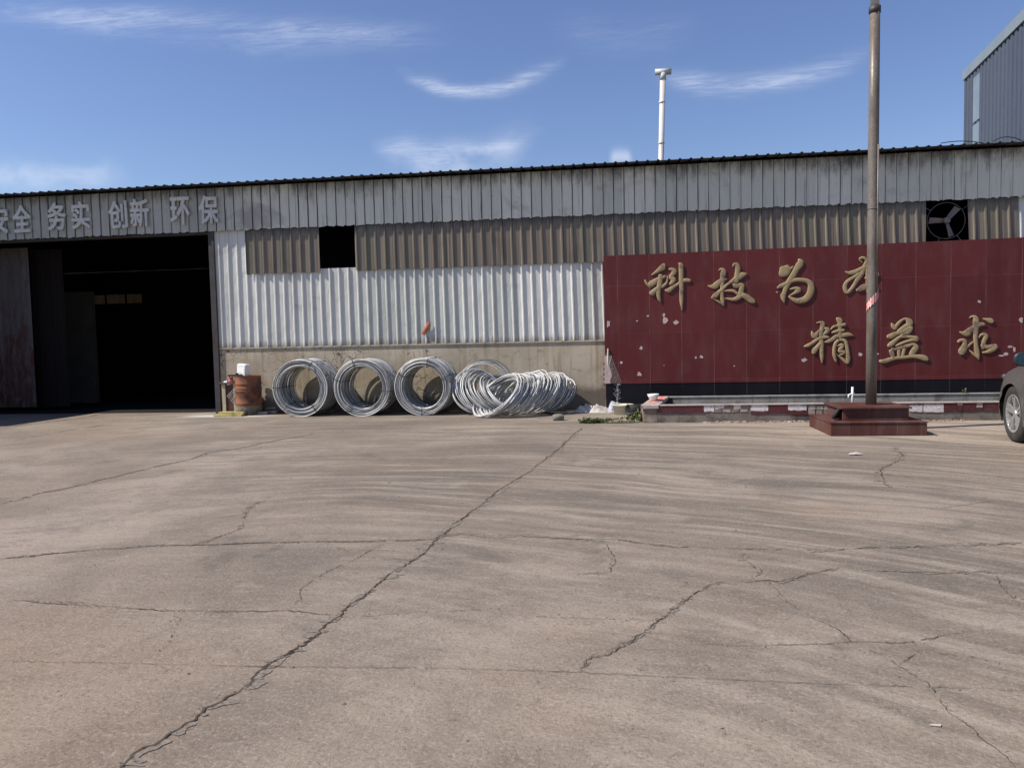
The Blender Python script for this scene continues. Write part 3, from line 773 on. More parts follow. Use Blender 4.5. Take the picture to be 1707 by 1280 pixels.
for t in (0.35, 0.72): MB().box(wa.x + (wb_.x - wa.x) * t - 0.025, wa.x + (wb_.x - wa.x) * t + 0.025, YB - 0.22, YB - 0.16, wa.z, wb_.z).build('mullion', 'black', cl_)
p0, p1 = onwall(114, 655, 3.2), onwall(152, 486, 3.2)
MB().box(p0.x, p1.x, 3.2, 3.32, 0, p1.z).build('inner_pillar', 'pillar', shed)
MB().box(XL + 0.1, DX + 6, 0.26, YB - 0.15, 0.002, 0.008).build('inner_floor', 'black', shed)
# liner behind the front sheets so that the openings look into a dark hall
MB().box(DX + 0.16, XR - 0.1, 1.6, 1.65, 0, 4.78).build('dark_liner', 'black', shed)
# the gate: right jamb channel, head, and two sliding leaves pushed to the left
mb = MB().box(DX - 0.13, DX - 0.055, -0.02, 0.12, 0, 3.77).box(DX - 0.05, DX - 0.004, -0.045, 0.16, 0, 3.77)
mb.build('gate_jamb', 'steel', shed)
MB().box(-14.5, DX - 0.14, 0.02, 0.16, 3.72, 3.80).build('gate_head', 'steel', shed)
lf0, lf1 = onwall(8, 674, 0.88), onwall(57, 600, 0.88)
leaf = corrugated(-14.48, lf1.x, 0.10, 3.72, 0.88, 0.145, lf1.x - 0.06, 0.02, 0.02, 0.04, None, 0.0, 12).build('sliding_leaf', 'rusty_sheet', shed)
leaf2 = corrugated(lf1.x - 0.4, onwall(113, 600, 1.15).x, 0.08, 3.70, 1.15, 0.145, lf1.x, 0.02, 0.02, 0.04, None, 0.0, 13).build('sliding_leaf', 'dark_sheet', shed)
# lettering over the gate
for ch, cx, cy in (('安', -1, 367), ('全', 37, 365), ('务', 95, 361), ('实', 135, 359), ('创', 197, 358), ('新', 233, 355), ('环', 300, 352), ('保', 348, 350)):
    cu = bpy.data.curves.new('character', 'FONT'); cu.body = ch; cu.size = 0.50; cu.extrude = 0.012
    cu.align_x = 'CENTER'; cu.align_y = 'CENTER'; cu.resolution_u = 3
    to = bpy.data.objects.new('tmp', cu); COL.objects.link(to)
    dg = bpy.context.evaluated_depsgraph_get()
    me = bpy.data.meshes.new_from_object(to.evaluated_get(dg)); me.name = 'character'
    bpy.data.objects.remove(to)
    xs = [v.co.x for v in me.vertices]; ys = [v.co.y for v in me.vertices]
    mx, my = (min(xs) + max(xs)) / 2, (min(ys) + max(ys)) / 2
    src = [Vector(v.co) for v in me.vertices]; sf = [tuple(q.vertices) for q in me.polygons]; nv = len(src); vs = []; fs = []
    for q_, (ax_, ay_) in enumerate(((0, 0), (1, 0.3), (-1, -0.3), (0.3, 1), (-0.3, -1), (0.75, 0.75), (-0.75, -0.75), (0.75, -0.75), (-0.75, 0.75))):
        vs += [(v.x + ax_ * 0.0125, v.y + ay_ * 0.0125, v.z + 0.0009 * q_) for v in src]; fs += [tuple(i + q_ * nv for i in f) for f in sf]
    me = bpy.data.meshes.new('character'); me.from_pydata(vs, [], fs); me.update()
    kx = 0.40 / (max(xs) - min(xs)); ky = 0.545 / (max(ys) - min(ys))
    for v in me.vertices: v.co = ((v.co.x - mx) * kx, (v.co.y - my) * ky, v.co.z)
    me.materials.clear(); me.materials.append(M['sign_letter'])
    o = bpy.data.objects.new('character', me); COL.objects.link(o); o.parent = fas
    p = onwall(cx, cy, -0.118)
    o.location = p; o.rotation_euler = (rad(90), rad(rnd.uniform(-1.5, 1.5)), 0)
# extractor fan in the right-hand opening
fc = onwall(1577, 368, 0.10)
fan = MB().tube([fc + Vector((0.33 * math.cos(a * math.pi / 18), 0, 0.33 * math.sin(a * math.pi / 18))) for a in range(36)], 0.0065, 6, True).build('extractor_fan', 'fancage', shed, True)
for an in (178, 50, -72):
    d = Vector((math.cos(rad(an)), 0, math.sin(rad(an)))); nrm = Vector((-d.z, 0, d.x))
    poly = [fc + d * 0.05 - nrm * 0.035, fc + d * 0.30 - nrm * 0.055, fc + d * 0.30 + nrm * 0.055, fc + d * 0.05 + nrm * 0.035]
    poly = [p + Vector((0, -0.02 + (0.03 if i in (2, 3) else -0.015), 0)) for i, p in enumerate(poly)]
    MB().prism(poly, (0, 0.006, 0)).build('blade', 'fanblade', fan)
MB().lathe([(0.001, -0.02), (0.05, -0.02), (0.06, 0.0), (0.06, 0.07), (0.001, 0.07)], fc + Vector((0, -0.05, 0)), 16, 'Y').build('hub', 'fanblade', fan, True)
for a in (35, 145, 250, 305):
    d = Vector((math.cos(rad(a)), 0, math.sin(rad(a)))); MB().tube([fc + d * 0.335, fc + d * 0.55], 0.006, 5).build('stay', 'fancage', fan)

# ------------------------------------------------------------------ neighbours
ann = thing('gate_lodge', 'low plastered lodge left of the lorry gate whose shadow crosses the yard corner', 'building', (-15.6, -1.6, 0))
MB().box(-16.9, -14.64, -3.1, -0.06, 0, 3.7).build('wall', 'plaster', ann)
MB().box(-17.05, -14.52, -3.25, -0.02, 3.70, 3.84).build('roof', 'concrete', ann)
MB().box(-14.64, -14.61, -1.9, -1.0, 0.02, 2.05).build('door', 'wood_dark', ann)

# tall blue-grey hall behind
A1 = onwall(1609, 236, 30.0)
big = thing('factory_hall', 'tall blue grey corrugated factory hall rising behind the warehouse roof', 'building', (A1.x, 30, 0))
top1 = onwall(1609, 134, 30.0)
dirh = Vector((0.05, -1, 0)).normalized()
dirh = Vector((math.sin(rad(-6.8 - 180)), math.cos(rad(-6.8 - 180)), 0)); dirh = Vector((-0.118, -0.993, 0)).normalized()
nrm = Vector((-dirh.y, dirh.x, 0)); nrm = nrm if nrm.x < 0 else -nrm
H2 = top1.z


def hallp(s, off, z): q = Vector((top1.x, 30, 0)) + dirh * s + nrm * off; return (q.x, q.y, z)


vs = []; n = 0
s = 0.0
while s < 24.0:
    for ds, o in ((0, 0), (0.02, 0.05), (0.26, 0.05), (0.28, 0)):
        vs += [hallp(s + ds, o, 0), hallp(s + ds, o, H2)]; n += 1
    s += 0.50
mb = MB().add(vs, [(2 * i, 2 * i + 2, 2 * i + 3, 2 * i + 1) for i in range(n - 1)])
q0 = [hallp(0, 0, 0), hallp(0, -22, 0), hallp(24, -22, 0), hallp(24, 0, 0)]
q1 = [(p[0], p[1], H2) for p in q0]
mb.add(q0 + q1, [(0, 4, 5, 1), (1, 5, 6, 2), (2, 6, 7, 3)])
mb.build('wall', 'blue_sheet', big)
rv = [hallp(-0.08, 0.12, H2 - 0.02), hallp(24.2, 0.12, H2 - 0.02), hallp(24.2, -22, H2 + 3.4), hallp(-0.25, -22, H2 + 3.4)]
rv2 = [(p[0], p[1], p[2] + 0.50) for p in rv]
mb = MB().add(rv + rv2, [(3, 2, 1, 0), (4, 5, 6, 7), (0, 1, 5, 4), (1, 2, 6, 5), (2, 3, 7, 6), (3, 0, 4, 7)])
mb.build('roof', 'blue_trim', big)
for (sa, za, zb) in ((1.55, 6.0, 11.95), (1.55, 12.1, H2 - 0.4)):
    v = []
    for s_ in (sa, sa + 0.95):
        for z_ in (za, zb): v.append(hallp(s_, 0.07, z_)); 
        for z_ in (za, zb): v.append(hallp(s_, 0.0, z_))
    MB().add(v, [(0, 1, 5, 4), (0, 2, 3, 1), (4, 5, 7, 6), (1, 3, 7, 5), (0, 4, 6, 2)]).build('light_strip', 'roofstrip', big)

# vent pipe
VY = 9.0
b0, b1 = onwall(1102, 262, VY), onwall(1105, 122, VY)
b0 = b1 + (b0 - b1) * ((b1.z - 0.3) / (b1.z - b0.z))
vent = thing('vent_pipe', 'tall white vent pipe with a T shaped cap above the warehouse roof', 'pipe', b0)
MB().tube([b0, b1], 0.082, 14).build('pipe', 'vent', vent, True)
t0, t1 = onwall(1092, 121, VY), onwall(1119, 119.5, VY)
cmid = (t0 + t1) / 2
MB().tube([t0, t1], 0.092, 14).tube([b1 - Vector((0, 0, 0.22)), b1], 0.094, 14).build('tee_cap', 'tee', vent, True)
for yy_ in (171, 239):
    c = onwall(1103.5 if yy_ < 200 else 1102.5, yy_, VY)
    MB().tube([c - Vector((0, 0, 0.03)), c + Vector((0, 0, 0.03))], 0.092, 14).build('joint_collar', 'vent', vent, True)

# loose cable lying along the eave
mb = MB()
for arc in ([(1568, 240), (1585, 237.5), (1600, 236.5), (1620, 237), (1640, 240)], [(1655, 237), (1668, 230.5), (1680, 229.5), (1692, 231), (1704, 236)]):
    mb.tube([onwall(x, y, -0.10) + Vector((0, 0, 0.01)) for x, y in arc], 0.008, 6)
tag(mb.build('cable', 'cable', None, True, org=onwall(1600, 238, -0.1)), 'black cable looping over the eave at the right end of the warehouse roof', 'cable')

# ------------------------------------------------------------------ sign wall with gilded characters
SY = -0.25
sl_, sr_ = onwall(1007, 500, SY).x, 9.6
zt0, zt1 = onwall(1007, 427, SY).z, onwall(1700, 397, SY).z
zb_ = onwall(1300, 636, SY).z
sign = thing('sign_wall', 'long maroon tiled sign wall with gilded brush written characters', 'sign', (sl_, SY, 0))
mb = MB().prism([(sl_, SY, zb_), (sr_, SY, zb_), (sr_, SY, zt1 + 0.03), (sl_, SY, zt0)], (0, 0.20, 0))
panel = mb.build('tile_panel', 'red_tile', sign)
MB().box(sl_ + 0.01, sr_ - 0.01, SY + 0.006, SY + 0.195, 0, zb_).build('black_base', 'black_tile', sign)
mb = MB()
for i in range(7):
    z_ = 0.28 + i * 0.10
    mb.box(sl_ - 0.035, sl_ + 0.004, SY + 0.03, SY + 0.14, z_, z_ + 0.045)
mb.build('toothed_brick_edge', 'bare', sign)
mb = MB().prism([onwall(x, y, SY - 0.004) for x, y in ((1008, 592), (1014, 583), (1020, 594), (1029, 618), (1037.5, 638.5), (1008, 639.5))], (0, 0.002, 0))
mb.build('bare_patch', 'bare', panel)
mb = MB().prism([onwall(x, y, SY - 0.007) for x, y in ((1008, 593), (1020, 593), (1018, 601), (1015.5, 609), (1018, 618), (1020.5, 626), (1017, 634), (1018, 639), (1008, 639.5))], (0, 0.002, 0))
mb.build('bare_patch', 'chip', panel)
mb = MB(); r = random.Random(8)
for (cx, cy, sx, sy) in [(1014, 540, 3.5, 6.5), (1080, 527, 2.5, 2.5), (1062, 535, 2, 1.5), (1107, 525, 2.5, 3.5), (1109, 534, 4.5, 7), (1127, 537, 5, 4), (1069, 580, 3.5, 3.5), (1036, 604, 3.5, 2.5), (1066, 624, 4.5, 4), (1160, 596, 2.5, 2.5), (1169.5, 594.5, 3.5, 3), (1107, 609, 1.2, 1), (1341, 600, 5, 3.5), (1434, 591, 3.5, 4.5), (1463, 590, 3.5, 1.8), (1633, 503, 3.5, 3), (1702, 534, 4, 5), (1685, 578, 5, 2), (1691, 582.5, 2, 4.5), (1670, 593, 5, 1.8), (1677, 590.5, 4, 3), (1295, 487, 1.8, 1.5), (1410, 560, 1.3, 1.1), (1224, 610, 1.2, 1.2)]:
    k = 9; poly = []
    for i in range(k):
        a = -2 * math.pi * i / k; q = r.uniform(0.55, 1.15)
        poly.append(onwall(cx + sx * q * math.cos(a), cy + sy * q * math.sin(a), SY - 0.004))
    mb.prism(poly, (0, 0.002, 0))
mb.build('chipped_glaze', 'chip', panel)

CH = {
 '科': ((1070, 430), 13.47, [
  [(215, 385, 18), (330, 312, 60), (430, 240, 112), (500, 185, 128), (530, 175, 80)], [(140, 600, 60), (200, 590, 130), (280, 535, 110), (360, 480, 75), (440, 450, 65), (540, 405, 45)],
  [(66, 490, 22), (110, 570, 42), (200, 685, 16)], [(425, 365, 75), (412, 470, 100), (398, 600, 100), (372, 720, 90), (374, 850, 78), (395, 930, 60), (425, 1000, 12)],
  [(380, 660, 70), (290, 735, 92), (225, 800, 118), (200, 830, 80)], [(430, 660, 60), (520, 600, 50), (570, 520, 30), (576, 395, 12)],
  [(600, 255, 30), (680, 255, 66), (728, 300, 100), (690, 370, 85), (640, 430, 66), (700, 470, 92), (715, 500, 90), (670, 560, 70), (622, 605, 36)],
  [(515, 720, 24), (600, 730, 92), (700, 660, 70), (800, 595, 52), (890, 530, 60), (980, 500, 74), (1060, 505, 66), (1105, 508, 36)],
  [(825, 120, 26), (880, 165, 92), (885, 300, 92), (885, 450, 90), (890, 600, 86), (890, 800, 82), (892, 1000, 66), (906, 1185, 8)]]),
 '技': ((1175, 430), 13.47, [
  [(312, 282, 16), (368, 252, 50), (418, 290, 100), (410, 390, 106), (402, 470, 90), (396, 600, 75), (390, 720, 70), (392, 850, 66), (402, 950, 76), (432, 1090, 10)],
  [(70, 622, 18), (130, 640, 52), (220, 636, 122), (310, 560, 112), (400, 500, 90), (512, 478, 24)],
  [(150, 900, 26), (230, 850, 100), (320, 770, 82), (400, 700, 62), (480, 620, 50), (560, 560, 52), (660, 500, 92), (740, 440, 122), (840, 380, 112), (962, 356, 22)],
  [(432, 1085, 12), (340, 1000, 40), (230, 940, 26), (155, 905, 12)],
  [(640, 205, 18), (656, 150, 50), (718, 150, 82), (746, 240, 106), (732, 340, 96), (720, 440, 100), (705, 565, 88)],
  [(636, 575, 34), (700, 630, 92), (800, 600, 72), (842, 625, 92), (822, 720, 96), (810, 820, 104), (740, 900, 92), (640, 930, 62), (540, 920, 44), (446, 905, 10)],
  [(425, 745, 12), (530, 735, 46), (640, 740, 56), (720, 790, 52), (790, 830, 50)],
  [(820, 815, 70), (920, 862, 112), (1020, 930, 118), (1090, 980, 92), (1135, 1012, 26)]]),
 '为': ((1285, 425), 13.47, [
  [(190, 420, 70), (240, 410, 170), (310, 360, 230), (365, 300, 190), (396, 225, 40)], [(400, 345, 36), (460, 300, 50), (517, 243, 8)],
  [(628, 88, 24), (672, 170, 132), (592, 300, 120), (520, 430, 112), (440, 560, 112), (370, 680, 102), (322, 800, 86), (292, 930, 82), (312, 1085, 8)],
  [(148, 742, 26), (230, 700, 80), (330, 655, 84), (430, 612, 72), (560, 562, 76), (700, 560, 78), (820, 582, 84), (900, 652, 112), (912, 760, 132), (880, 880, 134), (800, 978, 132), (700, 1022, 122), (590, 1030, 102), (480, 980, 60), (398, 928, 12)],
  [(436, 772, 20), (540, 750, 60), (632, 780, 102), (580, 830, 72), (500, 880, 40), (408, 925, 8)], [(312, 1080, 8), (262, 980, 40), (232, 875, 14)]]),
 '本': ((1395, 420), 13.47, [
  [(508, 160, 16), (570, 130, 50), (640, 140, 52), (682, 200, 62), (640, 300, 72), (604, 400, 82), (560, 500, 92), (470, 620, 80), (400, 740, 66), (320, 850, 66), (232, 905, 70), (190, 800, 80), (222, 690, 66), (330, 602, 60), (430, 545, 62), (520, 480, 70)],
  [(195, 430, 18), (270, 470, 60), (380, 460, 92), (500, 410, 82), (620, 350, 72), (770, 330, 60)], [(442, 862, 34), (520, 840, 92), (620, 790, 122), (760, 770, 102), (900, 795, 60), (935, 825, 24)],
  [(640, 570, 50), (760, 630, 72), (870, 570, 62), (920, 505, 72), (900, 468, 36)], [(510, 172, 10), (600, 245, 20)], [(700, 250, 70), (704, 500, 80), (690, 920, 40)]]),
 '精': ((1335, 525), 13.47, [
  [(250, 360, 14), (285, 450, 80), (330, 470, 104), (400, 380, 50), (437, 318, 14)],
  [(362, 182, 16), (440, 165, 42), (495, 200, 96), (482, 300, 80), (466, 420, 76), (462, 540, 80), (470, 640, 92), (475, 760, 76), (476, 880, 72), (482, 980, 56), (486, 1085, 10)],
  [(525, 288, 26), (600, 320, 82), (602, 365, 84), (540, 430, 52), (495, 490, 36)], [(78, 710, 24), (170, 690, 72), (270, 630, 62), (370, 560, 62), (460, 520, 62), (570, 500, 62), (660, 512, 30)],
  [(450, 640, 82), (380, 720, 82), (312, 800, 104), (290, 880, 50)], [(535, 612, 14), (640, 590, 72), (730, 540, 72), (820, 480, 82), (950, 460, 84), (1080, 440, 78), (1195, 466, 14)],
  [(806, 68, 22), (870, 115, 112), (890, 180, 92), (885, 300, 72), (890, 420, 72), (900, 545, 46)], [(678, 335, 14), (740, 270, 42), (830, 245, 52), (930, 230, 62), (1020, 215, 66)],
  [(698, 402, 18), (800, 370, 62), (900, 355, 72), (1000, 342, 40)], [(870, 560, 50), (800, 620, 62), (766, 720, 66), (756, 850, 62), (772, 950, 60), (805, 1060, 30)],
  [(880, 555, 40), (980, 570, 62), (1032, 640, 66), (1052, 760, 66), (1066, 880, 76), (1070, 1000, 82), (1046, 1080, 50), (960, 1000, 52), (870, 930, 26), (788, 848, 8)],
  [(818, 702, 18), (920, 672, 60), (948, 705, 60), (892, 770, 70), (885, 820, 60), (980, 832, 60), (955, 872, 50), (876, 908, 14)]]),
 '益': ((1460, 520), 12.8, [
  [(344, 238, 14), (385, 310, 80), (445, 370, 70)], [(430, 330, 60), (510, 232, 60), (590, 165, 40), (660, 152, 52), (722, 205, 122), (735, 262, 104), (640, 312, 82), (560, 372, 82), (475, 435, 66)],
  [(248, 525, 50), (330, 520, 102), (430, 470, 82), (560, 430, 62), (680, 370, 82), (765, 338, 66), (725, 410, 82), (620, 470, 92), (530, 525, 44)],
  [(262, 735, 40), (330, 700, 92), (430, 610, 72), (530, 535, 52), (650, 530, 52), (780, 540, 62), (885, 578, 96), (780, 602, 62), (640, 642, 52), (500, 700, 50), (425, 735, 14)],
  [(305, 815, 34), (350, 872, 84), (380, 960, 62), (392, 1005, 24)], [(330, 790, 46), (420, 800, 52), (560, 762, 62), (700, 722, 62), (810, 692, 52), (868, 752, 104), (820, 832, 112), (755, 940, 86)],
  [(500, 805, 60), (506, 900, 60), (520, 985, 46)], [(620, 775, 60), (600, 880, 60), (580, 985, 46)],
  [(85, 1040, 36), (170, 1060, 82), (300, 1020, 76), (450, 985, 62), (620, 970, 62), (800, 950, 62), (950, 960, 92), (1060, 990, 104), (1130, 1032, 40)]]),
 '求': ((1590, 520), 12.8, [
  [(138, 420, 16), (200, 450, 60), (290, 450, 132), (380, 380, 112), (470, 322, 92), (580, 262, 82), (685, 272, 40)],
  [(352, 132, 16), (400, 96, 30), (470, 120, 82), (490, 200, 112), (486, 320, 102), (480, 450, 86), (480, 600, 72), (490, 730, 76), (510, 850, 88), (530, 950, 60), (552, 1025, 8)], [(545, 1015, 8), (450, 910, 42), (338, 808, 10)],
  [(636, 140, 14), (720, 165, 60), (800, 190, 102), (852, 222, 50)], [(92, 655, 46), (150, 610, 52), (230, 612, 72), (250, 680, 84), (222, 780, 124), (188, 850, 134), (190, 915, 60)],
  [(270, 775, 54), (370, 690, 40), (445, 626, 14)], [(540, 560, 10), (600, 490, 40), (670, 480, 62), (702, 525, 84), (662, 620, 72), (655, 700, 72), (720, 750, 72), (830, 740, 84), (905, 738, 94), (840, 800, 92), (740, 850, 62), (625, 868, 22)],
  [(610, 690, 36), (650, 800, 50)]]),
}


def brush(mb, pts, y0, lift, thick):
    """one brush stroke: rounded relief whose width follows the listed widths"""
    P = [Vector(p) for p in pts]
    dense = []
    n = len(P)
    for i in range(n - 1):
        a, b, c, d = P[max(i - 1, 0)], P[i], P[i + 1], P[min(i + 2, n - 1)]
        for k in range(5):
            t = k / 5
            dense.append(0.5 * ((2 * b) + (c - a) * t + (2 * a - 5 * b + 4 * c - d) * t * t + (3 * b - a - 3 * c + d) * t ** 3))
    dense.append(P[-1])
    m = len(dense); prof = [(-1.0, 0.0), (-1.0, 0.62), (-0.86, 0.84), (-0.45, 1.0), (0.0, 1.05), (0.45, 1.0), (0.86, 0.84), (1.0, 0.62), (1.0, 0.0)]
    vs = []
    for i, q in enumerate(dense):
        a = dense[max(0, i - 1)]; b = dense[min(m - 1, i + 1)]
        t = Vector((b.x - a.x, b.y - a.y)); t = t.normalized() if t.length > 1e-6 else Vector((1, 0))
        nn = Vector((-t.y, t.x)); hw = max(q.z, 0.004) / 2
        cap = 1.0
        if i == 0 or i == m - 1: cap = 0.55
        for (s_, h_) in prof:
            hh = h_ * (thick * min(1.0, 0.45 + hw / 0.05)) * (cap if h_ > 0 else 1)
            vs.append((q.x + nn.x * hw * s_ * cap, y0 - lift * (1 if h_ else 0) - hh, q.y + nn.y * hw * s_ * cap))
    k = len(prof); fs = []
    for i in range(m - 1):
        for j in range(k - 1): fs.append((i * k + j, i * k + j + 1, (i + 1) * k + j + 1, (i + 1) * k + j))
    fs.append(tuple(range(k - 1, -1, -1))); fs.append(tuple((m - 1) * k + j for j in range(k)))
    mb.add(vs, fs)


for ch, ((ox, oy), sc, strokes) in CH.items():
    mb = MB()
    for j, stv in enumerate(strokes):
        pts = []
        for (x, y, w) in stv:
            p = onwall(ox + x / sc, oy + y / sc, SY - 0.04)
            w3 = (w * 1.06 + 4) / sc / FPX * ((p - CAM).dot(fw))
            pts.append((p.x, p.z, w3))
        brush(mb, pts, SY - 0.002, 0.004, 0.017 + 0.0012 * (j % 5))
    autosmooth(mb.build('character', 'gold', sign), 40)

# ------------------------------------------------------------------ planter in front of the sign
PY = -2.40
px0 = onwall(1078, 690, PY).x
pl = thing('planter', 'long low brick planter with broken red and white tiles below the sign', 'planter', (px0, PY, 0))
zt = 0.288
mb = MB().box(px0 + 0.168, 9.4, PY, PY + 0.14, 0, zt - 0.012)
r = random.Random(21)
autosmooth(mb.build('front_wall', 'concrete_dk', pl), 30)
MB().box(px0 + 0.22, 9.4, PY - 0.022, PY + 0.15, zt - 0.012, zt).build('front_coping', 'pink_render', pl)
zr = onwall(1200, 662, -1.5).z
MB().box(px0 + 0.5, 9.4, -1.5, -1.36, 0, zr).box(px0 + 0.35, 9.4, -1.512, -1.34, zr, zr + 0.014).build('rear_wall', 'concrete', pl)
MB().box(px0 + 0.2, 9.4, PY + 0.14, -1.5, 0, 0.12).build('soil', 'concrete_dk', pl)
# broken left end with a sloping cap and spilled red paint
e = [onwall(x, y, PY) for x, y in ((1066, 676), (1094, 676), (1094, 688), (1070, 688))]
cap = [(px0 - 0.10, PY - 0.03, 0.285), (px0 + 0.19, PY - 0.03, 0.285), (px0 + 0.42, -1.5, 0.365), (px0 + 0.16, -1.5, 0.365)]
mb = MB().prism([(p[0], p[1], p[2] - 0.05) for p in cap], (0, 0, 0.05))
mb.build('end_cap', 'pink_render', pl)
mb = MB().box(px0 - 0.06, px0 + 0.17, PY + 0.0, -1.52, 0.0, 0.235, bev=0.01); mb.build('end_wall', 'brick', pl)
mb = MB()
pa = lambda s, t, d=0.006: tuple(np.array(cap[0]) * (1 - s) * (1 - t) + np.array(cap[1]) * s * (1 - t) + np.array(cap[2]) * s * t + np.array(cap[3]) * (1 - s) * t + np.array((0, 0, d)))
mb.add([pa(s_, t_) for s_, t_ in ((0.18, 0.35), (0.5, 0.28), (0.95, 0.4), (0.98, 0.75), (0.7, 0.95), (0.3, 0.8), (0.05, 0.6))], [tuple(range(7))])
mb.build('paint_spill', 'red_paint', pl)


def facing(x0, x1, y0, y1, mat, name, th=0.010, jag=0.0, sd=0):
    rr = random.Random(sd); P = []
    n = max(2, int((x1 - x0) / 5))
    P += [(x0 + (x1 - x0) * i / n + (rr.uniform(-1, 1) * jag if 0 < i < n else 0), y0 + rr.uniform(-1, 1) * jag * 0.25) for i in range(n + 1)]
    P += [(x1 + rr.uniform(-1, 1) * jag, (y0 + y1) / 2)]
    P += [(x1 - (x1 - x0) * i / n + (rr.uniform(-1, 1) * jag if 0 < i < n else 0), y1 + rr.uniform(-1, 1) * jag * 0.7) for i in range(n + 1)]
    P += [(x0 + rr.uniform(-1, 1) * jag, (y0 + y1) / 2)]
    pts = [onwall(x, y, PY - th) for x, y in P]
    for p in pts: p.z = max(0.02, min(zt - 0.014, p.z))
    MB().prism(pts, (0, th - 0.001, 0)).build(name, mat, pl)


facing(1095, 1173, 675, 688, 'planter_tile', 'red_tile', 0.012)
facing(1174, 1190, 676, 686, 'white_tile', 'white_tile', 0.010, 1.5, 1)
for k, (a, b) in enumerate(((1192, 1207), (1208, 1222), (1223, 1236), (1237, 1250))):
    facing(a, b, 675 + k % 2, 681, 'white_tile' if k % 2 == 0 else 'brick', 'broken_tile', 0.008, 1.2, 10 + k)
    facing(a - 3, b - 4, 682, 687, 'pink_render' if k % 2 else 'brick', 'broken_tile', 0.007, 1.0, 20 + k)
facing(1252, 1280.5, 675, 685, 'white_tile', 'white_tile', 0.010, 0.8, 2)
facing(1281.5, 1313, 675, 689, 'planter_tile', 'red_tile', 0.012)
facing(1314, 1344, 675, 684, 'white_tile', 'white_tile', 0.010, 0.8, 3)
facing(1251, 1280.5, 686, 690, 'planter_tile', 'red_tile', 0.009, 0.6, 4)
facing(1314, 1346, 685, 691, 'planter_tile', 'red_tile', 0.009, 0.9, 5)
for k, (a, b) in enumerate(((1348, 1360), (1361, 1373), (1374, 1386))):
    facing(a, b, 676, 683, 'pink_render', 'broken_tile', 0.009, 1.2, 30 + k); facing(a, b - 2, 684, 690, 'brick', 'broken_tile', 0.008, 1.2, 40 + k)
facing(1516, 1538, 675, 686, 'white_tile', 'white_tile', 0.010, 1.6, 6)
facing(1540, 1573, 673.5, 687, 'white_tile', 'white_tile', 0.010, 0.8, 7)
facing(1574, 1595, 671.5, 685.5, 'planter_tile', 'red_tile', 0.012); facing(1606, 1626, 671, 685, 'planter_tile', 'red_tile', 0.012)
facing(1640, 1668, 670.5, 684.5, 'planter_tile', 'red_tile', 0.012); facing(1596, 1605, 677, 684.5, 'planter_tile', 'red_tile', 0.011); facing(1627, 1639, 680, 684, 'planter_tile', 'red_tile', 0.011)
facing(1596.3, 1604.7, 671.5, 676, 'pink_render', 'broken_tile', 0.009, 0.4, 50); facing(1628, 1638, 671, 679, 'pink_render', 'broken_tile', 0.009, 0.4, 51)
mb = MB()
for i in range(190):                        # rubble and mortar heaped along the foot
    x_ = r.uniform(1.45, 5.4); s_ = r.uniform(0.012, 0.035); y_ = PY - r.uniform(0.0, 0.09)
    k = 6
    vs = [(x_ + s_ * 1.6 * math.cos(a * 1.047) * r.uniform(0.7, 1.2), y_ + s_ * math.sin(a * 1.047) * r.uniform(0.7, 1.2), 0.001) for a in range(k)]
    vs += [(x_ + s_ * 0.9 * math.cos(a * 1.047) * r.uniform(0.6, 1.1), y_ + s_ * 0.6 * math.sin(a * 1.047), s_ * r.uniform(0.5, 0.9)) for a in range(k)]
    mb.add(vs, [(a, (a + 1) % k, k + (a + 1) % k, k + a) for a in range(k)] + [tuple(range(k, 2 * k))])
tag(mb.build('rubble', 'brick'), 'pale crumbled render heaped along the foot of the planter', 'rubble', None, 'stuff')

# bowl on the planter end
bc = Vector((px0 + 0.13, -1.98, 0.336))
mb = MB().lathe([(0.001, 0.0), (0.05, 0.0), (0.055, 0.012), (0.085, 0.06), (0.10, 0.105), (0.094, 0.105), (0.078, 0.06), (0.045, 0.02), (0.001, 0.016)], bc, 24)
tag(mb.build('bowl', 'white_can', None, True, org=bc), 'small white bowl standing on the paint stained end of the planter', 'bowl')

# white standpipe in the planter
sp = onwall(1420, 674, -1.95); spb = Vector((sp.x, -1.95, 0.12))
stp = thing('standpipe', 'short white water standpipe with a tap in the planter behind the flagpole base', 'pipe', spb)
ztp = onwall(1420, 645, -1.95).z
MB().tube([spb, (sp.x + 0.01, -1.95, ztp)], 0.019, 10).build('pipe', 'white_can', stp, True)
MB().tube([(sp.x - 0.06, -1.96, ztp - 0.13), (sp.x + 0.04, -1.95, ztp - 0.10)], 0.013, 8).tube([(sp.x - 0.055, -1.96, ztp - 0.13), (sp.x - 0.06, -1.97, ztp - 0.18)], 0.011, 8).build('tap', 'white_can', stp, True)

# ------------------------------------------------------------------ flagpole
fl = [onground(1385, 727), onground(1545, 726)]
bx0, bx1, by0 = fl[0].x, fl[1].x, fl[0].y; by1 = by0 + (bx1 - bx0) * 0.93
hz1 = onwall(1470, 703.5, by0).z
fp = thing('flagpole', 'brown steel flagpole on a stepped red tiled base', 'flagpole', ((bx0 + bx1) / 2, (by0 + by1) / 2, 0))
pole = onground(1452, 676, 0.0)
u0_, u1_ = onwall(1405, 690, by0 + 0.2).x, onwall(1515, 690, by0 + 0.2).x
hz2 = onwall(1460, 678.5, by0 + 0.2).z
MB().box(bx0, bx1, by0, by1, 0, hz1 - 0.015, bev=0.008).box(bx0 - 0.01, bx1 + 0.01, by0 - 0.01, by1 + 0.01, hz1 - 0.015, hz1).build('lower_step', 'base_tile', fp)
MB().box(u0_, u1_, by0 + 0.2, by1 - 0.17, hz1, hz2 - 0.02, bev=0.006).box(u0_ - 0.04, u1_ + 0.03, by0 + 0.16, by1 - 0.13, hz2 - 0.02, hz2).build('upper_step', 'base_tile', fp)
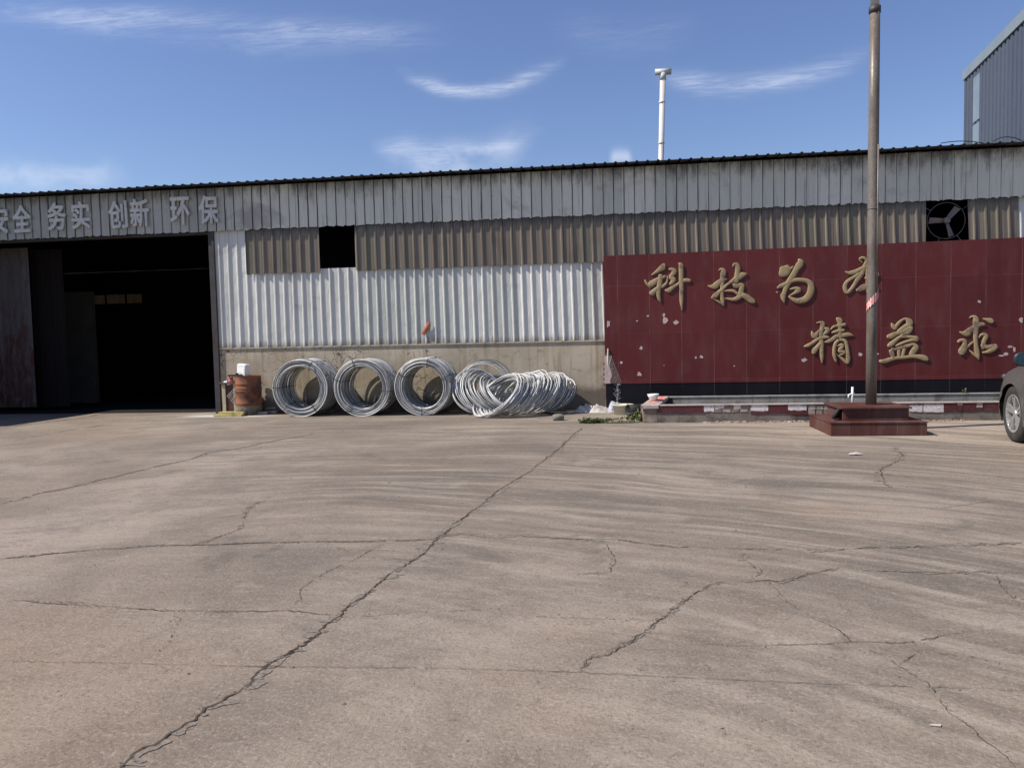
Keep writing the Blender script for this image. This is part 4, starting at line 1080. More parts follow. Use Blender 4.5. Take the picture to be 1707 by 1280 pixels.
pyy = (by0 + by1) / 2 + 0.03
q0 = onwall(1452, 674, pyy); q1 = onwall(1456, 200, pyy); q2 = onwall(1458.3, 14, pyy)
q0.z = hz2
top = q2 + (q2 - q1) * 1.6
rp = 8.4 / FPX * (q0 - CAM).dot(fw)
mid = [q0.lerp(q2, t) for t in (0, 0.25, 0.5, 0.75, 1)]
pole_o = MB().tube(mid, [rp * 1.0, rp, rp * 0.985, rp * 0.97, rp * 0.95], 20).build('pole', 'pole', fp, True)
MB().tube([q2 - Vector((0, 0, 0.07)), q2 + Vector((0, 0, 0.02))], rp * 1.08, 20).build('collar', 'steel', fp, True)
MB().tube([q2, top], rp * 0.78, 18).build('pole_top', 'pole_pale', fp, True)
ca = Vector((rp * 0.62, -rp * 0.86, 0))
c0 = q0.lerp(q2, 0.29); c1 = q0.lerp(q2, 0.66)
MB().tube([c0 + ca, c0.lerp(c1, 0.5) + ca, c1 + ca], 0.012, 8).build('halyard_conduit', 'pole', fp, True)
for t in (0.265, 0.50):
    c = q0.lerp(q2, t); MB().tube([c + Vector((rp * 1.03 * math.cos(a * 0.5236), rp * 1.03 * math.sin(a * 0.5236), 0.004 * math.sin(a))) for a in range(12)], 0.006, 5, True).build('binding_wire', 'tie', fp, True)
# ribbon wound round the pole
mb = MB(); vs = []; n = 26
rz0, rz1 = onwall(1450, 513, pyy - rp).z, onwall(1456, 486, pyy - rp).z
for i in range(n):
    t = i / (n - 1); a = math.pi * (1.05 + 0.85 * t); zc = rz0 + (rz1 - rz0) * t
    c = q0 + (q2 - q0) * ((zc - q0.z) / (q2.z - q0.z))
    rr_ = rp + 0.006 + 0.007 * abs(math.sin(i * 2.3))
    hw = 0.055 + 0.014 * math.sin(i * 1.7)
    for d in (-1, 1): vs.append((c.x + rr_ * math.cos(a), c.y + rr_ * math.sin(a), zc + d * hw))
mb.add(vs, [(2 * i, 2 * i + 2, 2 * i + 3, 2 * i + 1) for i in range(n - 1)])
mb.build('red_ribbon', 'ribbon', fp, True)
# black shoe-like rag leaning on the steps
rg = onground(1386, 694, hz1)
rb = Vector((u0_ - 0.07, by0 + 0.30, hz1))
mb = MB(); r = random.Random(5)
for k in range(5):
    a = rb + Vector((-0.05 + 0.02 * k, 0.03 * k - 0.06, 0.0)); b = a + Vector((0.10, 0.015 * k, 0.17 - 0.012 * k))
    mb.tube([a + Vector((0, 0, 0.024)), a.lerp(b, 0.35) + Vector((0, 0, 0.035)), a.lerp(b, 0.7) + Vector((0.0, 0, 0.025)), b], [0.022, 0.032, 0.027, 0.012], 8)
tag(mb.build('rag', 'rubber', None, True, org=rb), 'crumpled black rag leaning against the upper step of the flagpole base', 'rag')

# ------------------------------------------------------------------ wire coils
def ring_mesh(rings, wr, seg=52, sides=5):
    """rings: list of (centre, normal, radius, phase, wobble)"""
    allv = []; allf = []; base = 0
    th = np.linspace(0, 2 * np.pi, seg, endpoint=False)
    ph = np.linspace(0, 2 * np.pi, sides, endpoint=False)
    fi = []
    for i in range(seg):
        j = (i + 1) % seg
        for k in range(sides):
            l = (k + 1) % sides
            fi.append((i * sides + k, j * sides + k, j * sides + l, i * sides + l))
    fi = np.array(fi)
    for (c, nrm, R, p, wb) in rings:
        nrm = np.array(nrm, float); nrm /= np.linalg.norm(nrm)
        e1 = np.cross(nrm, (0.13, 0.0, 1.0)); e1 /= np.linalg.norm(e1); e2 = np.cross(nrm, e1)
        r = R * (1 + wb * np.sin(2 * th + p) + wb * 0.6 * np.sin(3 * th + 2.1 * p))
        ax = wb * 0.8 * R * np.sin(th + 1.7 * p) + wb * 0.5 * R * np.sin(2 * th + p)
        rad_ = np.outer(np.cos(th), e1) + np.outer(np.sin(th), e2)
        cen = np.array(c) + rad_ * r[:, None] + np.outer(ax, nrm)
        v = cen[:, None, :] + wr * (rad_[:, None, :] * np.cos(ph)[None, :, None] + nrm[None, None, :] * np.sin(ph)[None, :, None])
        allv.append(v.reshape(-1, 3)); allf.append(fi + base); base += seg * sides
    V = np.concatenate(allv); Fc = np.concatenate(allf)
    mb = MB(); mb.v = [tuple(p) for p in V.tolist()]; mb.f = [tuple(q) for q in Fc.tolist()]
    return mb


def coil_rings(seed, L, R0, R1):
    r = random.Random(seed); out = []
    n = int(L / 0.027)
    for i in range(n):
        for j in range(4):
            R = R0 + (R1 - R0) * (j + r.uniform(0.1, 0.9)) / 4
            sag = -(R1 - R) if False else 0.0
            out.append(((r.gauss(0, 0.007), i * 0.027 + r.gauss(0, 0.009), r.gauss(0, 0.006)), (r.gauss(0, 0.02), 1, r.gauss(0, 0.02)), R, r.uniform(0, 6.3), r.uniform(0.002, 0.010)))
    for k in range(7):                      # the packed face turned to the yard
        out.append(((r.gauss(0, 0.004), -0.02 + r.gauss(0, 0.008), r.gauss(0, 0.004)), (r.gauss(0, 0.012), 1, r.gauss(0, 0.012)), R0 + 0.01 + (R1 - R0 - 0.01) * k / 6, r.uniform(0, 6.3), r.uniform(0.002, 0.009)))
    return out


# radius from the picture: the front faces are about 93 px tall
cps = [(500.5, 646, 692.6), (603.5, 645.5, 692.4), (705.0, 644.2, 690.8)]
labels = ['upright coil of grey wire nearest the rusty orange drum', 'upright coil of grey wire in the middle of the three standing coils', 'upright coil of grey wire with a white tag, beside the collapsed coils']
coil0 = None
for i, (cx, cy, yb) in enumerate(cps):
    gp = onground(cx + 3, yb)
    R1 = 46.6 / FPX * (gp - CAM).dot(fw); R0 = R1 * 0.75
    c = onwall(cx, 646, -0.84); c.z = R1 + 0.004
    if i == 0:
        coil0 = thing('wire_coil', labels[0], 'wire coil', c, 'wire coils standing along the wall')
        RC = R1
        w0 = ring_mesh(coil_rings(1, 0.80, R0, R1), 0.0092); w0.v = [tuple(Vector(p) + c) for p in w0.v]
        wo_ = w0.build('wire', 'wire', coil0, True)
        ties = []
        for a in (178, 232, 305, 62):
            mb = MB(); d = Vector((math.cos(rad(a)), 0, math.sin(rad(a))))
            for dd in (0, 0.012):
                mb.tube([c + d * (R0 - 0.02) + Vector((0, 0.7, 0)), c + d * (R0 - 0.02) + Vector((0, -0.02, 0)), c + d * (R0 - 0.01) + Vector((0, -0.045, 0)), c + d * (R1 + 0.002) + Vector((0, -0.045, 0)), c + d * (R1 + 0.016) + Vector((0, -0.02, 0)), c + d * (R1 + 0.016) + Vector((0, 0.7, 0))], 0.006, 5)
            ties.append(mb.build('tie_wire', 'tie', coil0))
        co = coil0
    else:
        co = coil0.copy(); COL.objects.link(co)
        for ch_ in [wo_] + ties:
            k = ch_.copy(); COL.objects.link(k); k.parent = co
        co.location = c; co['label'] = labels[i]
        co.rotation_euler = (0, rad((70, 155)[i - 1]), rad((0.5, -1.5)[i - 1]))
        co.scale = (R1 / RC,) * 3
        ORG[co.name] = c
    if i == 2:
        d = Vector((math.cos(rad(137)), 0, math.sin(rad(137))))
        # tag in the coil's own turned frame
        ml = co.matrix_basis.inverted() if False else (Matrix.Translation(co.location) @ co.rotation_euler.to_matrix().to_4x4() @ Matrix.Diagonal((*co.scale, 1))).inverted()
        p = c + d * (R1 - 0.03)
        a_, b_ = p + Vector((0.0, -0.058, 0.04)), p + Vector((-0.03, -0.058, -0.07))
        sd_ = Vector((0.014, 0, -0.004))
        poly = [ml @ (a_ - sd_), ml @ (a_ + sd_), ml @ (b_ + sd_), ml @ (b_ - sd_)]
        mb = MB(); mb.prism(poly, (ml.to_3x3() @ Vector((0, 0.004, 0))))
        ORG[co.name] = Vector(); mb.build('paper_tag', 'tag', co)


def slinky(keys, n, R_, seed, spread=0.05, jt=0.07):
    r = random.Random(seed); out = []
    K = [(np.array(a, float), np.array(b, float)) for a, b in keys]
    for i in range(n):
        t = i / (n - 1) * (len(K) - 1); k = min(int(t), len(K) - 2); f = t - k
        c = K[k][0] * (1 - f) + K[k + 1][0] * f; nr = K[k][1] * (1 - f) + K[k + 1][1] * f
        nr = nr + np.array([r.gauss(0, jt), r.gauss(0, jt), r.gauss(0, jt)]); nr /= np.linalg.norm(nr)
        RR_ = (R_ if not hasattr(R_, '__len__') else R_[0] + (R_[1] - R_[0]) * i / (n - 1)) * r.uniform(0.93, 1.0)
        zc = RR_ * math.sqrt(max(0.0, 1 - nr[2] ** 2)) + 0.02 + abs(r.gauss(0, 0.012))
        out.append(((c[0] + r.gauss(0, spread), c[1] + r.gauss(0, spread), max(zc, c[2] + zc)), nr, RR_, r.uniform(0, 6.3), r.uniform(0.004, 0.022)))
    return out


g1 = onground(835, 689); 
pc = Vector((-2.0, -0.75, 0))
mb = ring_mesh(slinky([((-2.15, -1.10, 0), (-0.46, -0.48, 0.75)), ((-2.02, -1.02, 0), (-0.52, -0.50, 0.69)), ((-1.80, -0.88, 0), (-0.58, -0.50, 0.66)), ((-1.52, -0.72, 0), (-0.64, -0.48, 0.62)), ((-1.20, -0.54, 0), (-0.66, -0.46, 0.58))], 84, (0.52, 0.44), 3, 0.022, 0.05), 0.0092)
sp1 = thing('wire_coil', 'collapsed coil of grey wire spilled forward in front of the other loose rings', 'wire coil', pc, 'wire coils collapsed by the wall')
mb.build('wire', 'wire', sp1, True)
mb = MB().tube([onwall(866, 657, -0.95), onwall(900, 671, -0.98), onground(931, 687.5, 0.01)], 0.005, 5)
mb.build('loose_end', 'wire', sp1, True)
mb = ring_mesh(slinky([((-2.58, -0.66, 0), (0.42, -0.74, 0.52)), ((-2.40, -0.58, 0), (0.58, -0.56, 0.60)), ((-2.16, -0.52, 0), (0.60, -0.42, 0.68)), ((-1.95, -0.44, 0.04), (0.42, -0.40, 0.80))], 44, 0.485, 5, 0.02, 0.05), 0.0098)
mb2 = ring_mesh(slinky([((-2.52, -0.36, 0.0), (0.05, -1.0, 0.10)), ((-2.42, -0.28, 0.0), (0.15, -1.0, 0.16))], 10, 0.50, 6, 0.01, 0.03), 0.0098)
mb.add(mb2.v, mb2.f)
sp2 = thing('wire_coil', 'half toppled coil of grey wire leaning between the tagged coil and the spilled one', 'wire coil', (-2.4, -0.5, 0), 'wire coils collapsed by the wall')
mb.build('wire', 'wire', sp2, True)
mb = ring_mesh(slinky([((-1.36, -0.46, 0), (-0.64, -0.48, 0.58)), ((-1.20, -0.40, 0), (-0.58, -0.52, 0.62)), ((-1.08, -0.38, -0.02), (-0.45, -0.55, 0.72))], 36, 0.42, 9, 0.02, 0.07), 0.0098)
sp3 = thing('wire_coil', 'slumped coil of grey wire at the right end of the heap, nearest the sign', 'wire coil', (-1.1, -0.3, 0), 'wire coils collapsed by the wall')
mb.build('wire', 'wire', sp3, True)

# ------------------------------------------------------------------ drum, table and clutter by the gate
dc = onwall(414.5, 660, -0.34); dc.z = 0
dr_w = 20.8 / FPX * (dc - CAM).dot(fw)
dh = onwall(414, 626.5, dc.y - 0.1).z
drum = thing('oil_drum', 'rusty orange steel drum with a scorched grey bottom', 'drum', dc)


def drum_prof(z0, z1, R, ribs):
    out = [(R, z0)]
    zs = sorted(ribs)
    for z in zs:
        out += [(R, z - 0.025), (R + 0.009, z - 0.010), (R + 0.009, z + 0.010), (R, z + 0.025)]
    out.append((R, z1)); return out


zs_ = dh * 0.24
body = MB().lathe([(0.001, zs_)] + drum_prof(zs_, dh - 0.012, dr_w, [dh * 0.30, dh * 0.62, dh * 0.68, dh * 0.80]) + [(dr_w + 0.008, dh - 0.010), (dr_w + 0.008, dh), (dr_w - 0.01, dh), (dr_w - 0.012, dh - 0.02), (0.001, dh - 0.02)], dc, 40).build('body', 'drum', drum, True)
autosmooth(body, 40)
lowp = MB(); seg = 40; pr = [(0.0, dr_w - 0.012), (0.06, dr_w - 0.008), (zs_ * 0.45, dr_w - 0.004), (zs_ * 0.55, dr_w + 0.004), (zs_ * 0.7, dr_w - 0.002), (zs_, dr_w - 0.001)]
vs = [(dc.x + rr_ * math.cos(2 * math.pi * k / seg), dc.y + rr_ * math.sin(2 * math.pi * k / seg), z_) for z_, rr_ in pr for k in range(seg)]
fs = []
for i in range(len(pr) - 1):
    for k in range(seg):
        a = (2 * math.pi * (k + 0.5) / seg)
        if i < 3 and abs((a - rad(222) + math.pi) % (2 * math.pi) - math.pi) < rad(22): continue     # stoke hole
        fs.append((i * seg + k, i * seg + (k + 1) % seg, (i + 1) * seg + (k + 1) % seg, (i + 1) * seg + k))
lowp.add(vs, fs); autosmooth(lowp.build('scorched_base', 'drum_low', drum), 40)

cb = Vector((dc.x - 0.07, dc.y - 0.04, dh)); ch_ = onwall(405, 606.5, dc.y).z - dh
mt = Matrix.Translation(cb) @ Matrix.Rotation(rad(-24), 4, 'Z') @ Matrix.Rotation(rad(4), 4, 'Y')
can = thing('jerrycan', 'small white plastic canister tilted on top of the rusty drum', 'canister', cb)
MB().box(-0.13, 0.13, -0.07, 0.07, 0, ch_, mt, bev=0.022).build('body', 'white_can', can)
MB().box(-0.10, 0.10, -0.0735, -0.0695, ch_ * 0.22, ch_ * 0.72, mt).build('label_area', 'tag', can)
tb = Vector((dc.x - 0.16, dc.y - 0.16, dh))
mb = MB().box(-0.15, 0.13, -0.03, 0.03, 0, 0.035, Matrix.Translation(tb + Vector((-0.02, 0, 0.0))) @ Matrix.Rotation(rad(6), 4, 'Z'), bev=0.006)
mb.box(-0.01, 0.03, -0.025, 0.025, 0.03, 0.062, Matrix.Translation(tb)); mb.tube([tb + Vector((-0.16, 0, 0.02)), tb + Vector((-0.13, -0.01, -0.05)), tb + Vector((-0.08, -0.02, -0.06))], 0.012, 6)
tag(mb.build('vice', 'rubber', None, org=tb), 'black iron clamp tool lying on the drum rim before the white canister', 'tool')

tx0, tx1 = onwall(368.5, 640, -0.4).x, dc.x - 0.16
ty0, ty1 = -0.50, -0.03
tz = onwall(380, 637.5, ty0).z
tbl = thing('work_table', 'small rough table with a maroon side board between the gate post and the drum', 'table', ((tx0 + tx1) / 2, -0.26, 0))
MB().box(tx0, tx1, ty0, ty1, tz - 0.03, tz, bev=0.005).build('tabletop', 'wood_dark', tbl)
for (a, b) in ((tx0 + 0.05, ty0 + 0.03), (tx1 - 0.10, ty0 + 0.03), (tx0 + 0.05, ty1 - 0.10), (tx1 - 0.10, ty1 - 0.10)):
    MB().box(a, a + 0.07, b, b + 0.06, 0.0, tz - 0.03).build('leg', 'wood_pale', tbl)
MB().box(tx0 + 0.125, tx1 - 0.105, ty0 + 0.05, ty0 + 0.065, 0.05, tz - 0.05).build('side_board', 'wood_dark', tbl)
rc = Vector((tx0 + 0.20, ty0 + 0.14, tz))
mb = MB().lathe([(0.001, 0), (0.05, 0), (0.055, 0.02), (0.04, 0.06), (0.052, 0.10), (0.03, 0.125), (0.001, 0.125)], rc, 14)
tag(mb.build('paint_pot', 'red_paint', None, True, org=rc), 'small red pot standing on the rough table by the gate post', 'pot')
rc = Vector((tx0 + 0.12, ty0 + 0.06, tz)); mb = MB()
rr_ = random.Random(2); k = 8
vs = [(rc.x + 0.05 * math.cos(a * 0.785) * rr_.uniform(0.7, 1.2), rc.y + 0.035 * math.sin(a * 0.785) * rr_.uniform(0.7, 1.2), rc.z) for a in range(k)] + [(rc.x + 0.03 * math.cos(a * 0.785), rc.y + 0.02 * math.sin(a * 0.785), rc.z + rr_.uniform(0.02, 0.05)) for a in range(k)]
mb.add(vs, [(a, (a + 1) % k, k + (a + 1) % k, k + a) for a in range(k)] + [tuple(range(k, 2 * k))])
tag(mb.build('paper_scrap', 'tag', None, org=rc), 'crumpled white paper lying on the rough table beside the red pot', 'paper')
yb0 = onground(374, 689)
mt = Matrix.Translation((tx0 + 0.30, -0.62, 0.0)) @ Matrix.Rotation(rad(4), 4, 'Z')
mb = MB().box(-0.30, 0.26, -0.12, 0.06, 0.0, 0.035, mt).box(-0.25, 0.28, -0.04, 0.12, 0.036, 0.085, mt @ Matrix.Rotation(rad(-5), 4, 'Z'))
tag(mb.build('plank_stack', 'yellow_board', None, org=(tx0 + 0.3, -0.62, 0)), 'short yellowish planks stacked on the ground under the rough table', 'planks')
wc = onwall(390, 660, dc.y - 0.12); R_ = 0.16; mb = MB()
dia = [wc + Vector((-R_ * 0.9, -0.02, 0)), wc + Vector((0.02, -0.02, R_)), wc + Vector((R_ * 0.6, -0.03, 0.02)), wc + Vector((0.0, -0.02, -R_))]
dia = [p + Vector((0.02, -0.02, 0)) for p in dia]
mb.tube(dia, 0.006, 5, True)
for t in (0.2, 0.4, 0.6, 0.8):
    mb.tube([dia[0].lerp(dia[1], t), dia[3].lerp(dia[2], t)], 0.0035, 4); mb.tube([dia[0].lerp(dia[3], t), dia[1].lerp(dia[2], t)], 0.0035, 4)
tag(mb.build('wire_basket_lid', 'wire', None, org=wc), 'small diamond of wire mesh leaning on the left side of the drum', 'mesh')

bl = [('lone broken brick lying flat on the yard in front of the drum shadow', (435, 691.5), 12, 0.0), ('brick at the foot of the little brick pile beside the drum', (452, 690), -8, 0.0), ('topmost brick of the little pile beside the drum', (449, 688.5), 20, 0.062)]
bm0 = None
for i, (lb, (x, y), rot, z_) in enumerate(bl):
    p = onground(x, y); p.y += 0.06; p.z = z_
    if bm0 is None:
        mb = MB().box(-0.11, 0.11, -0.055, 0.055, 0, 0.06, None, bev=0.008); bm0 = mb.build('brick', 'brick'); o = bm0
    else:
        o = bm0.copy(); COL.objects.link(o)
    o.location = p; o.rotation_euler = (0, 0, rad(rot)); tag(o, lb, 'brick', 'bricks beside the drum')
p = onground(470, 689); mb = MB().box(p.x - 0.32, p.x + 0.42, p.y + 0.05, p.y + 0.14, 0.0, 0.045)
tag(mb.build('plank', 'wood_dark', None, org=p), 'dark reddish plank on the ground against the first upright wire coil', 'plank')


def rock(name, c, sx, sy, sz, mat, seed, label, cat, group=None):
    import bmesh
    bm = bmesh.new(); bmesh.ops.create_icosphere(bm, subdivisions=3, radius=1)
    r = random.Random(seed); ax = [Vector((r.gauss(0, 1), r.gauss(0, 1), r.gauss(0, 1))).normalized() for _ in range(9)]; lim = [r.uniform(0.62, 0.9) for _ in ax]
    for v in bm.verts:
        q = v.co.copy()
        for a, l in zip(ax, lim):
            d = q.dot(a)
            if d > l: q -= a * (d - l)
        v.co = Vector((q.x * sx, q.y * sy, max(-0.6 * sz, q.z * sz) + 0.6 * sz))
    me = bpy.data.meshes.new(name); bm.to_mesh(me); bm.free(); me.materials.append(M[mat])
    o = bpy.data.objects.new(name, me); COL.objects.link(o); o.location = c
    return tag(o, label, cat, group)


p = onground(930, 701.5); p.y += 0.07
rock('stone', p, 0.125, 0.085, 0.075, 'stone', 3, 'grey lump of stone on the yard before the collapsed wire coils', 'stone')

# scrap stuck on the cladding
a, b = onwall(715.5, 537, -0.06), onwall(705, 558, -0.06)
ax = (b - a); L_ = ax.length; ax.normalize(); sd = Vector((-ax.z, 0, ax.x)) * -1
mb = MB(); vs = []; N_, K_ = 12, 5
r = random.Random(6)
for i in range(N_ + 1):
    t = i / N_; w_ = 0.046 * (1.0 if 0.12 < t < 0.85 else 0.72)
    if i in (0, N_): w_ *= 1.25
    for k in range(K_):
        s_ = (k / (K_ - 1) - 0.5) * 2
        d = 0.022 * math.cos(s_ * 1.4) * math.sin(math.pi * min(1, max(0, t))) + r.uniform(-0.004, 0.004)
        q = a + ax * (L_ * t) + sd * (w_ * s_); vs.append((q.x, q.y + 0.02 - d, q.z))
mb.add(vs, [(i * K_ + k, i * K_ + k + 1, (i + 1) * K_ + k + 1, (i + 1) * K_ + k) for i in range(N_) for k in range(K_ - 1)])
nb = len(mb.v); mb.add([(x, y + 0.006, z) for x, y, z in vs], [(i * K_ + k, (i + 1) * K_ + k, (i + 1) * K_ + k + 1, i * K_ + k + 1) for i in range(N_) for k in range(K_ - 1)])
tag(mb.build('plastic_scrap', 'orange', None, True, org=(a + b) / 2), 'crumpled orange red plastic scrap stuck to the white wall cladding', 'scrap')

# ------------------------------------------------------------------ junk and weeds at the left end of the planter
def crumple(name, outline, h, mat, seed, label, cat, nx=34, ny=14):
    """crumpled sheet over the quad outline (near left, near right, far right, far left) on the ground"""
    from mathutils import noise as mn
    P = [Vector(p) for p in outline]; vs = []
    for i in range(nx + 1):
        for j in range(ny + 1):
            s_, t_ = i / nx, j / ny
            q = P[0] * (1 - s_) * (1 - t_) + P[1] * s_ * (1 - t_) + P[2] * s_ * t_ + P[3] * (1 - s_) * t_
            e_ = min(1, 5 * min(s_, 1 - s_, t_, 1 - t_))
            n1 = abs(mn.noise(Vector((q.x * 5 + seed, q.y * 5, 0.3)))); n2 = abs(mn.noise(Vector((q.x * 14, q.y * 14 + seed, 2.3)))); n3 = mn.noise(Vector((q.x * 30, q.y * 30, seed)))
            env = h * (0.25 + 0.75 * math.sin(math.pi * t_) ** 0.7) * (0.55 + 0.45 * math.sin(3.0 * s_ + 1.0))
            z_ = 0.004 + e_ * env * (0.35 + 0.9 * (1 - 2.2 * n1) * 0.6 + 0.5 * n2 + 0.10 * n3)
            q = q + Vector((0.03 * mn.noise(Vector((q.y * 9, q.x * 9, 1))), 0.03 * n3, 0)) * (1.5 - e_)
            vs.append((q.x, q.y, max(0.003, z_)))
    m = ny + 1
    fs = [(i * m + j, (i + 1) * m + j, (i + 1) * m + j + 1, i * m + j + 1) for i in range(nx) for j in range(ny)]
    o = MB().add(vs, fs).build(name, mat, None, False, org=P[0]); autosmooth(o, 28)
    return tag(o, label, cat)


ga = onground(949, 688); gb = onground(1016, 689)
crumple('plastic_sheet', [ga, gb, gb + Vector((0.15, 0.75, 0)), ga + Vector((0.25, 0.55, 0))], 0.15, 'film', 4, 'dusty crumpled plastic sheet heaped at the left foot of the sign', 'plastic sheet')
gc = onground(1012, 687)
crumple('film_bundle', [gc, gc + Vector((0.34, -0.02, 0)), gc + Vector((0.36, 0.42, 0)), gc + Vector((0.02, 0.45, 0))], 0.20, 'film_blue', 9, 'bluish white crumpled film bunched behind the cream bucket', 'plastic film', 20, 16)
s0 = onground(1011, 684, 0.0); s1 = onwall(1013.5, 581, SY - 0.02)
tag(MB().tube([s0, s0.lerp(s1, 0.5) + Vector((0.005, 0, 0)), s1], [0.017, 0.016, 0.013], 8).build('stick', 'wood_pale', None, True, org=s0), 'thin pale stick leaning upright against the left edge of the sign', 'stick')
bk = onground(1042, 692); bR = 0.19
mb = MB().lathe([(0.001, 0), (bR * 0.86, 0), (bR, 0.165), (bR + 0.008, 0.165), (bR + 0.008, 0.18), (bR - 0.008, 0.18), (bR * 0.84, 0.01), (0.001, 0.01)], bk + Vector((-0.03, bR, 0)), 28)
tag(mb.build('bucket', 'cream', None, True, org=bk), 'low cream coloured tub standing in the weeds', 'bucket')
pt = onground(1047, 693); pt.z = 0.10
mt = Matrix.Translation(pt) @ Matrix.Rotation(rad(78), 4, 'Y') @ Matrix.Rotation(rad(0), 4, 'X')
mt = Matrix.Translation(pt) @ Matrix.Rotation(rad(28), 4, 'Z')
mb = MB().lathe([(0.06, 0.30), (0.10, 0.28), (0.105, 0.0), (0.095, 0.0), (0.09, 0.26), (0.001, 0.27)], (0, 0, 0), 24, 'X', mt)
tag(mb.build('pot', 'rubber', None, True, org=pt), 'black plastic pot tipped on its side in the weeds beside the tub', 'pot')
cr0 = onground(1034, 686); cr0.y += 0.45; mb = MB(); cw, cdp, chh = 0.48, 0.36, 0.30
for k in range(6): mb.box(cr0.x, cr0.x + cw, cr0.y, cr0.y + 0.012, k * 0.052, k * 0.052 + 0.028); mb.box(cr0.x, cr0.x + cw, cr0.y + cdp, cr0.y + cdp + 0.012, k * 0.052, k * 0.052 + 0.028)
for k in range(6): mb.box(cr0.x, cr0.x + 0.012, cr0.y + 0.013, cr0.y + cdp - 0.001, k * 0.052, k * 0.052 + 0.028); mb.box(cr0.x + cw - 0.012, cr0.x + cw, cr0.y + 0.013, cr0.y + cdp - 0.001, k * 0.052, k * 0.052 + 0.028)
crt = thing('crate', 'dark slatted plastic crate standing before the black base of the sign', 'crate', cr0)
mb.build('slat', 'crate', crt)
mb = MB().box(cr0.x - 0.015, cr0.x + cw + 0.015, cr0.y - 0.018, cr0.y - 0.003, chh - 0.01, chh + 0.022); mb.build('rim', 'crate', crt)
MB().box(cr0.x - 0.015, cr0.x + cw + 0.015, cr0.y + cdp + 0.013, cr0.y + cdp + 0.028, chh - 0.01, chh + 0.022).build('rim', 'crate', crt)
for (a, b) in ((0, -0.012), (cw - 0.03, -0.012), (0.2, -0.012)): MB().box(cr0.x + a, cr0.x + a + 0.025, cr0.y + b, cr0.y + b + 0.010, 0, chh - 0.012).build('post', 'crate', crt)
# dry twig with dangling seed heads in front of the black base
tw = onwall(1028, 688, -0.9); tw.z = 0.0; mb = MB(); r = random.Random(12)
tt = onwall(1029, 640, -0.8)
mb.tube([tw, tw.lerp(tt, 0.5) + Vector((0.01, 0, 0)), tt], 0.002, 5)
for k in range(40):
    t = r.uniform(0.3, 1.0); c = tw.lerp(tt, t); d = Vector((r.uniform(-0.07, 0.07), r.uniform(-0.04, 0.02), r.uniform(-0.05, 0.05)))
    mb.tube([c, c + d], 0.002, 4); e_ = c + d
    mb.add([e_ + Vector((0.007, 0, 0)), e_ + Vector((0, -0.005, 0.007)), e_ + Vector((-0.007, 0, 0)), e_ + Vector((0, 0.005, -0.007))], [(0, 1, 2), (0, 2, 3), (0, 3, 1), (1, 3, 2)])
tag(mb.build('dry_plant', 'film_blue', None, org=tw), 'thin dry stalk with pale seed heads before the black base of the sign', 'plant')


def weeds(name, spots, label, seed):
    r = random.Random(seed); A = MB()
    for (cx, cy, rx, ry, n, h, mt_) in spots:
        for _ in range(n):
            a = r.uniform(0, 6.3); q = math.sqrt(r.random()); x_, y_ = cx + rx * q * math.cos(a), cy + ry * q * math.sin(a)
            L = h * r.uniform(0.25, 0.85) * (1.1 - 0.5 * q); w_ = r.uniform(0.008, 0.022); az = r.uniform(0, 6.3); tl = r.uniform(0.25, 1.45)
            d = Vector((math.cos(az) * math.sin(tl), math.sin(az) * math.sin(tl), math.cos(tl))); sdv = Vector((-math.sin(az), math.cos(az), 0))
            z0 = r.uniform(0, 0.6) * h * 0.5; b_ = Vector((x_, y_, z0)); m_ = b_ + d * L * 0.55; t_ = b_ + d * L + Vector((0, 0, -0.25 * L * tl))
            t_.z = max(t_.z, 0.004); m_.z = max(m_.z, 0.006)
            A.add([b_ - sdv * w_ * 0.3, b_ + sdv * w_ * 0.3, m_ + sdv * w_, m_ - sdv * w_, t_], [(0, 1, 2, 3), (3, 2, 4)])
    return A


wl = onground(985, 706); wr_ = onground(1070, 703)
A = weeds('weeds', [(wl.x, wl.y + 0.10, 0.20, 0.10, 520, 0.13, 0), (wl.x + 0.2, wl.y + 0.2, 0.25, 0.16, 360, 0.10, 0), (wr_.x - 0.08, wr_.y + 0.12, 0.17, 0.14, 520, 0.18, 0), (wr_.x - 0.05, wr_.y + 0.32, 0.12, 0.15, 260, 0.24, 0)], '', 3)
tag(A.build('weeds', 'leafa'), 'green weeds growing along the yard edge at the left end of the planter', 'weeds', None, 'stuff')
A = weeds('weeds', [((wl.x + wr_.x) / 2, wl.y + 0.14, 0.42, 0.13, 900, 0.07, 0), ((wl.x + wr_.x) / 2 + 0.1, wl.y + 0.35, 0.42, 0.2, 500, 0.09, 0)], '', 4)
tag(A.build('dry_weeds', 'leafb'), 'dry straw coloured weeds between the green clumps left of the planter', 'weeds', None, 'stuff')
# tufts rooted in the eave and the planter wall
for (x, y, yv, n, h, lb) in ((1291, 262, -0.25, 26, 0.10, 'tiny green tuft growing on the warehouse eave above the sign'), (1608, 654.5, -1.42, 24, 0.09, 'tiny green tuft on the rear planter wall near the grey car'), (1345, 661, -1.42, 30, 0.06, 'flat green tuft on the rear planter wall left of the flagpole')):
    c = onwall(x, y, yv); A = weeds('t', [(0, 0, 0.05, 0.02, n, h, 0)], '', int(x))
    A.v = [tuple(Vector(p) + c) for p in A.v]
    tag(A.build('weed_tuft', 'leafa', None, org=c), lb, 'weed')
